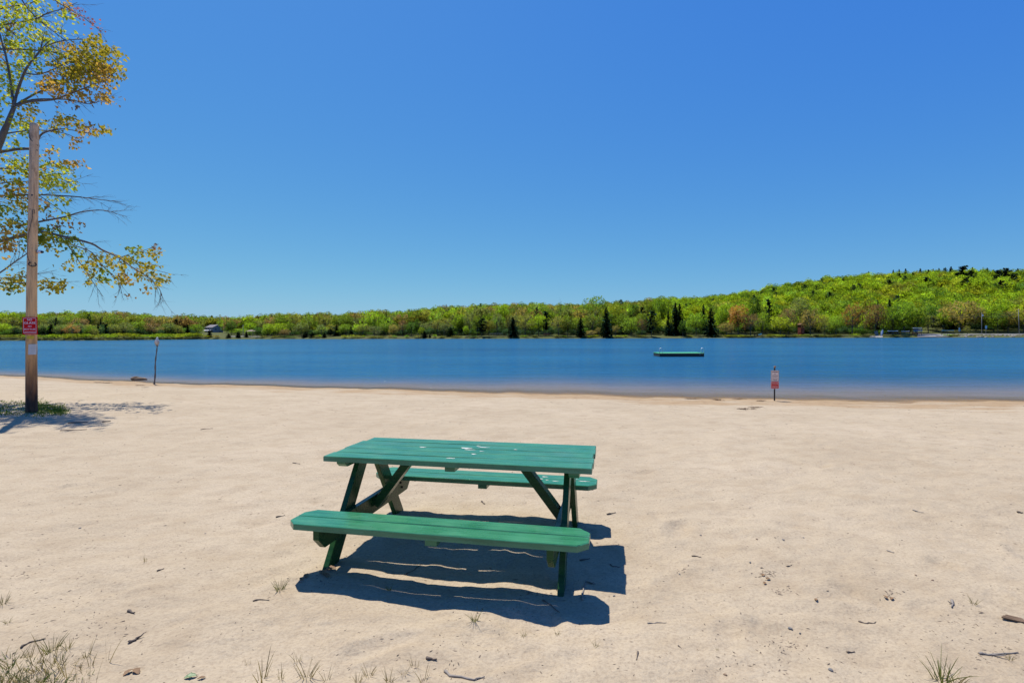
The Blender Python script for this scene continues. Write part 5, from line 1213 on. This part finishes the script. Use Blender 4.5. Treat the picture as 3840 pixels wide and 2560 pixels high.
def twig(px_pts, r, mat, lab, cat='twig', fork=None, lift=.006):
    P = [ground_pt(*p) for p in px_pts]; b = P[0].copy(); Q = []
    for i in range(len(P)-1):
        for t in (0, .25, .5, .75): 
            q = P[i].lerp(P[i+1], t); q.z = sz(q.x, q.y)+r*.6+lift*math.sin(t*6)*.3; Q.append(q)
    Q.append(P[-1]+Vector((0, 0, r)))
    Q = [q+Vector((rng.uniform(-1, 1), rng.uniform(-1, 1), 0))*r*.5-b for q in Q]; mb = MB(); n = len(Q)
    mb.tube(Q, [r*(1.1-.7*i/(n-1))*(1+.15*math.sin(i*2.1)) for i in range(n)], 7)
    if fork:
        a = Q[int(n*fork[0])]; mb.tube([a, a+Vector((fork[1], fork[2], .004))*.6, a+Vector((fork[1], fork[2], .012))], [r*.7, r*.5, r*.3], 6)
    o = mb.build('twig', mat, smooth=True); o.location = b; tag(o, lab, cat, 'twigs lying on the sand')
S_, G_ = M['stick'], M['greystick']
for a in (([(3668,2450),(3720,2456),(3819,2448)], .007, G_, 'grey forked twig at the right edge below the driftwood', (.5, .05, -.02)), ([(3221,2330),(3250,2337),(3278,2336),(3284,2331)], .005, S_, 'dark bow shaped twig in the lower right sand', None), ([(2594,2085),(2631,2089)], .006, S_, 'short straight dark twig right of the table shadow', None), ([(2950,2124),(2969,2119)], .005, S_, 'tiny curved twig above the footprint cluster', None),
          ([(3326,2065),(3355,2073)], .006, G_, 'pale short twig in the right sand', None), ([(3423,1912),(3463,1923)], .006, G_, 'thin pale twig far right halfway to the water', None), ([(3175,2446),(3206,2443)], .005, S_, 'short stubby twig above the dark stone', None), ([(2543,2421),(2556,2431)], .004, S_, 'small dark twig right of the bench shadow corner', None), ([(3571,2253),(3570,2280)], .009, G_, 'stubby grey twig pointing at the viewer in the right sand', (.4, -.02, .01)), ([(3816,1921),(3838,1924)], .010, S_, 'dark twig touching the right edge', None),
          ([(948,2254),(1011,2250)], .005, S_, 'straight brown twig lying left of the bench shadow', None), ([(590,2141),(615,2132)], .006, S_, 'short dark twig in the left sand', None), ([(486,2409),(505,2402),(524,2389)], .010, S_, 'curled dark twig in the lower left sand', (.6, .02, .03)), ([(481,2290),(503,2300)], .009, S_, 'thick short twig in the left sand', None), ([(80,2428),(110,2408),(174,2393)], .006, S_, 'curved twig over the dry grass at lower left', None),
          ([(1670,2518),(1690,2535),(1777,2549),(1816,2538)], .008, G_, 'long crooked grey twig at the bottom center', None), ([(2392,2444),(2388,2474)], .005, S_, 'small twig pointing at the viewer below the table right end', None), ([(2035,2250),(2065,2268),(2098,2296)], .005, S_, 'dark twig in shade by the front right table leg', None), ([(2427,2337),(2460,2334),(2499,2335)], .004, G_, 'long thin twig right of the bench shadow', None), ([(1598,2468),(1637,2475)], .009, S_, 'wood chip below the bench middle', None),
          ([(2184,2250),(2182,2228),(2197,2181),(2233,2192)], .008, G_, 'grey forked twig in shade right of the front right leg', (.75, .03, -.03)), ([(2176,2102),(2212,2095)], .007, S_, 'dark twig on the table shadow under the bench right end', None), ([(2287,2116),(2300,2124),(2327,2126)], .005, S_, 'dark bent twig near the right edge of the table shadow', None), ([(1518,2155),(1553,2137),(1581,2113)], .004, S_, 'thin bent twig in the shade under the table', None), ([(2275,1929),(2310,1922)], .007, S_, 'small brown twig just right of the table back leg', None),
          ([(256,1587),(302,1585),(330,1584)], .016, S_, 'dark stick in the maple shade right of the pole', None), ([(386,1583),(415,1580)], .018, S_, 'short dark stick right of the maple shade', None), ([(226,1615),(325,1611)], .010, S_, 'long thin stick below the maple shade', None), ([(752,1611),(798,1606)], .007, S_, 'thin curved stick in the sand between pole and table', None), ([(1290,1950),(1310,1943)], .005, S_, 'twig lying behind the front bench', None), ([(1036,1938),(1068,1932)], .006, S_, 'twig left of the front bench end', None), ([(1098,1735),(1125,1740)], .007, S_, 'twig left of the table top', None), ([(1805,1880),(1818,1890)], .008, S_, 'pale chip under the table near the back bench', None)):
    twig(a[0], a[1]*.78, a[2], a[3], 'twig', a[4])
p = ground_pt(3800, 2322); o = MB(); r2 = random.Random(3)
for k in range(7): 
    y0 = (k-3)*.012; o.bar((-.085+.012*k, .03+y0*.6, .01+.003*(k % 3)), (.07, -.03+y0, .014), .016, .012)
o = o.build('driftwood_piece', M['drift']); o.location = p; o.scale = (.62, .6, .5); o.rotation_euler = (0, .05, -.1); tag(o, 'splintered brown piece of driftwood at the right edge', 'driftwood')
stm = [blobmesh(200+i, 7, 12, .22, .55, 1.25).mesh('stone', M['stone'], smooth=True) for i in range(3)]
brn = [blobmesh(210+i, 7, 12, .25, .5, 1.3).mesh('stone', plain('brown_stone', (.20, .13, .08), .8, var=.3, scale=30), smooth=True) for i in range(2)]
for (px, py, wpx, kind, lab) in ((3115,2512,24,0,'dark grey stone at the lower right'),(2937,2024,15,0,'grey stone right of the table, beside a brown chip'),(2838,2021,12,1,'yellow brown stone left of the grey one'),(2628,2007,12,0,'dark stone just right of the table shadow'),(3061,2248,15,1,'brown stone right of the footprint cluster'),(2720,2529,17,1,'tan stone at the bottom right of center'),(2963,2356,20,0,'flat dark stone below the footprint cluster'),(3497,2175,12,1,'reddish stone in the right sand'),
                              (2813,2108,12,0,'dark stone above the footprint cluster'),(3013,2016,12,0,'dark stone right of the grey one behind'),(3000,2373,10,0,'small dark stone next to the flat dark one'),(2303,2234,15,0,'dark stone inside the front edge of the table shadow'),(1362,2172,10,0,'black pebble in the bench shadow near left'),(2548,2152,12,0,'grey stone of the cluster right of the shadow'),(3434,2156,11,1,'brown pebble left of the reddish stone'),(770,2000,9,0,'dark pebble left of the table'),(300,1980,12,0,'dark pebble in the left sand'),(1330,2045,11,0,'dark stone lying under the front bench')):
    p = ground_pt(px, py); k = (p-Vector((0, 0, H))).length/F; r_ = wpx*k/2*.60
    o = bpy.data.objects.new('stone', stm[rng.randrange(3)] if kind == 0 else brn[rng.randrange(2)]); C.objects.link(o); o.location = p+Vector((0, 0, r_*.2)); o.scale = (r_*.8, r_*.8, r_*.9); o.rotation_euler = (0, 0, rng.uniform(0, 3)); tag(o, lab, 'stone', 'stones on the sand')
def dry_leaf(px, py, wpx, lab, mat, seed, tilt=.4):
    r_ = random.Random(seed); p = ground_pt(px, py); k = (p-Vector((0, 0, H))).length/F; L = wpx*k*.78
    mb = MB(); n = 8; A = []; B = []; Cc = []
    for i in range(n+1):
        t = i/n; w = L*.28*math.sin(math.pi*t)**.8*(1+.25*math.sin(i*2.3+seed)); cz = L*.18*math.sin(math.pi*t)*1.0
        Cc.append((L*(t-.5), 0, .004+cz*.3)); A.append((L*(t-.5), w, .006+cz)); B.append((L*(t-.5), -w, .006+cz*.7))
    mb.add(Cc+A+B, [(i, i+1, n+2+i, n+1+i) for i in range(n)]+[(i+1, i, 2*n+2+i, 2*n+3+i) for i in range(n)])
    o = mb.build('fallen_leaf', mat, smooth=True); o.location = p; o.rotation_euler = (r_.uniform(-tilt, tilt), r_.uniform(-tilt, tilt)*.5, r_.uniform(0, 6)); tag(o, lab, 'leaf', 'leaves lying on the sand')
    return o
M['greenleaf'] = plain('green_leaf', (.07, .14, .03), .5, var=.2)
dry_leaf(714, 2540, 40, 'single green leaf lying at the bottom left of center', M['greenleaf'], 5, .15).rotation_euler = (0, 0, .35)
for i, (px, py, w, lab) in enumerate(((1240,2135,46,'largest curled brown leaf against the front left table leg'),(1212,2150,44,'brown leaf under the largest one by the front left leg'),(1150,2160,34,'brown leaf left of the front left table leg'),(1130,2172,26,'small dark leaf at the tip of the bench shadow'),(1225,2160,36,'crumpled leaf at the foot of the front left leg'),(480,2524,34,'rust brown leaf at the bottom left'),(510,2520,38,'larger rust brown leaf next to another at the bottom left'),(755,2545,26,'small brown leaf beside the green leaf'),
                                   (3060,2250,18,'curled dark leaf fragment in the right sand'),(2862,2158,22,'brown leaf bit on the upper left of the footprint cluster'),(2880,2172,20,'brown leaf bit in the footprint cluster center'),(2868,2188,20,'dark leaf bit at the bottom of the footprint cluster'),(3320,2240,20,'brown leaf bit left in the right hand cluster'),(3345,2246,22,'brown leaf bit right in the right hand cluster'))): dry_leaf(px, py, w, lab, M['dryleaf'], 30+i, .25)
# wrack along the water's edge
for i, (px, py, w, lab) in enumerate(((370,1432,26,'clump of brown weed on the shore left of the driftwood'),(400,1434,22,'small weed clump on the shore right of another'),(525,1441,22,'brown bark bit on the shore below the driftwood'),(540,1446,16,'smaller bark bit on the shore below the driftwood'),(2790,1533,52,'brown heap of wet weed on the beach left of the sign post'),(2835,1526,18,'small weed bit between the heap and the sign post'),(2600,1494,52,'long line of brown weed on the waterline left of the sign post'),(2690,1497,30,'weed clump on the waterline nearer the sign post'),(2770,1495,40,'thin weed strip at the water left of the sign post'),(2855,1501,20,'dark weed bit at the water beside the sign post'))):
    p = ground_pt(px, py); k = p.y/F; mb = MB(); r2 = random.Random(300+i)
    for q in range(26):
        a = Vector((r2.gauss(0, .28)*w*k, r2.gauss(0, .05)+.0, .0)); b2 = a+Vector((r2.uniform(-.14, .14), r2.uniform(-.06, .06), 0))
        for v in (a, b2): v.z = sz(p.x+v.x, p.y+v.y)-p.z+.008+r2.random()*.015
        mb.tube([a, (a+b2)/2+Vector((0, 0, .012)), b2], [.004, .007, .003], 5)
    o = mb.build('weed_clump', M['drift']); o.location = p; tag(o, lab, 'weed', 'weed washed up along the waterline')
# specks: bark crumbs, pine needles, seeds
mb = MB(); r_ = random.Random(77); mb_n = 0
def speck(x, y, s, k):
    z = sz_fast(x, y); a = r_.uniform(0, 6.28); l = s*r_.uniform(.8, 2.6); w = s*r_.uniform(.35, .8)
    ca, sa = math.cos(a), math.sin(a); t = s*.5
    vs = [(x+ca*l, y+sa*l, z+.001), (x-sa*w, y+ca*w, z), (x-ca*l, y-sa*l, z+.001), (x+sa*w, y-ca*w, z), (x, y, z+t)]
    q = r_.random(); mb.col = (.08+.16*q, .058+.12*q, .038+.085*q)
    mb.add(vs, [(0, 1, 4), (1, 2, 4), (2, 3, 4), (3, 0, 4)])
XY = []
for k in range(5200):
    y = 1.25*(18/1.25)**r_.random(); x = r_.uniform(-1.12, 1.12)*y
    if y > np.interp(x, SHX, SHY)-.4: continue
    XY.append((x, y, (.0016+.0006*y)*r_.uniform(.6, 1.5)))
for (px, py, n, s) in ((330,2380,46,130),(240,2290,36,110),(400,2360,30,60),(2870,2165,60,22),(3340,2245,50,26),(3640,2360,60,90),(3000,2480,70,170),(2760,2480,60,150),(2930,2230,40,25),(130,2150,40,60),(1180,2190,60,50),(2050,2240,30,60),(3700,2470,50,60),(2950,2420,50,40),(1900,2300,60,200),(2560,2150,20,18),(1650,2480,50,120)):
    for k in range(int(n*.6)):
        p = ray(r_.gauss(px, s), r_.gauss(py, s*.42)); t = (0-H)/p.z; XY.append((p.x*t, p.y*t, (.0016+.0007*p.y*t)*r_.uniform(.7, 2.1)))
for k in range(240):                                        # bits along the swash line
    x = r_.uniform(-16, 17); y = np.interp(x, SHX, SHY)-abs(r_.gauss(.5, .5))-.15; XY.append((x, y, r_.uniform(.006, .02)))
XYa = np.array(XY); Zs = sand_z(XYa[:, 0], XYa[:, 1]); zd = {}
for (x, y, s), z in zip(XY, Zs):
    zd[(x, y)] = z
sz_fast = lambda x, y: zd[(x, y)]
for (x, y, s) in XY: speck(x, y, s, 0)
m_, nt = new_mat('litter_specks'); T = NT(nt); a = T.n('ShaderNodeAttribute', attribute_name='tint'); b = T.n('ShaderNodeBsdfPrincipled', i_Roughness=.85); T.l(a.outputs['Color'], b.inputs['Base Color']); T.out(b.outputs[0])
o = mb.build('debris', m_, tint=True); tag(o, 'dark crumbs of bark and seeds strewn over the sand', 'litter', kind='stuff')

# ================================================================== LIGHT, SKY, CAMERA
SD = Vector((-.2396, .3714, 1)).normalized()
sun = bpy.data.lights.new('sun', 'SUN'); sun.energy = 5.0; sun.angle = R(.55); sun.color = (1.0, .955, .88)
so = bpy.data.objects.new('sun', sun); C.objects.link(so); so.rotation_euler = (-SD).to_track_quat('-Z', 'Y').to_euler(); so.location = SD*60
W = bpy.data.worlds.new('World'); sc.world = W; W.use_nodes = True; nt = W.node_tree; nt.nodes.clear(); T = NT(nt)
sky = T.n('ShaderNodeTexSky', sky_type='NISHITA'); sky.sun_disc = False; sky.sun_elevation = math.asin(SD.z); sky.sun_rotation = math.atan2(SD.x, SD.y)
sky.altitude = 400; sky.air_density = 1.0; sky.dust_density = .5; sky.ozone_density = 2.2
sp3 = T.n('ShaderNodeSeparateColor'); T.l(sky.outputs[0], sp3.inputs[0]); cb3 = T.n('ShaderNodeCombineColor')
EXPO = .35
for i, (g, k) in enumerate(((1.15, .435), (.78, .635), (.10, .745))):      # deep polarised blue of the photograph
    T.l(T.math('MULTIPLY', T.math('POWER', T.math('MULTIPLY', sp3.outputs[i], .11), g), k/.11/2**EXPO), cb3.inputs[i])
bg = T.n('ShaderNodeBackground', i_Strength=.11); T.l(cb3.outputs[0], bg.inputs[0])
wo = T.n('ShaderNodeOutputWorld'); T.l(bg.outputs[0], wo.inputs[0])
cam = bpy.data.cameras.new('camera'); co = bpy.data.objects.new('camera', cam); C.objects.link(co); sc.camera = co
cam.sensor_width = 36; cam.lens = F/3840*36; cam.clip_start = .05; cam.clip_end = 8000
fw = Vector((0, math.cos(PITCH), math.sin(PITCH))); up = Vector((0, -math.sin(PITCH), math.cos(PITCH))); rt_ = Vector((1, 0, 0))
cr, sr = math.cos(ROLL), math.sin(ROLL); r1 = rt_*cr-up*sr; u1 = rt_*sr+up*cr
mw = Matrix((r1, u1, -fw)).transposed().to_4x4(); mw.translation = (0, 0, H); co.matrix_world = mw
sc.view_settings.view_transform = 'Standard'; sc.view_settings.look = 'None'; sc.view_settings.exposure = EXPO; sc.view_settings.gamma = 1
sc.render.engine = 'CYCLES'; sc.cycles.max_bounces = 6; sc.cycles.transparent_max_bounces = 12; sc.cycles.use_denoising = True
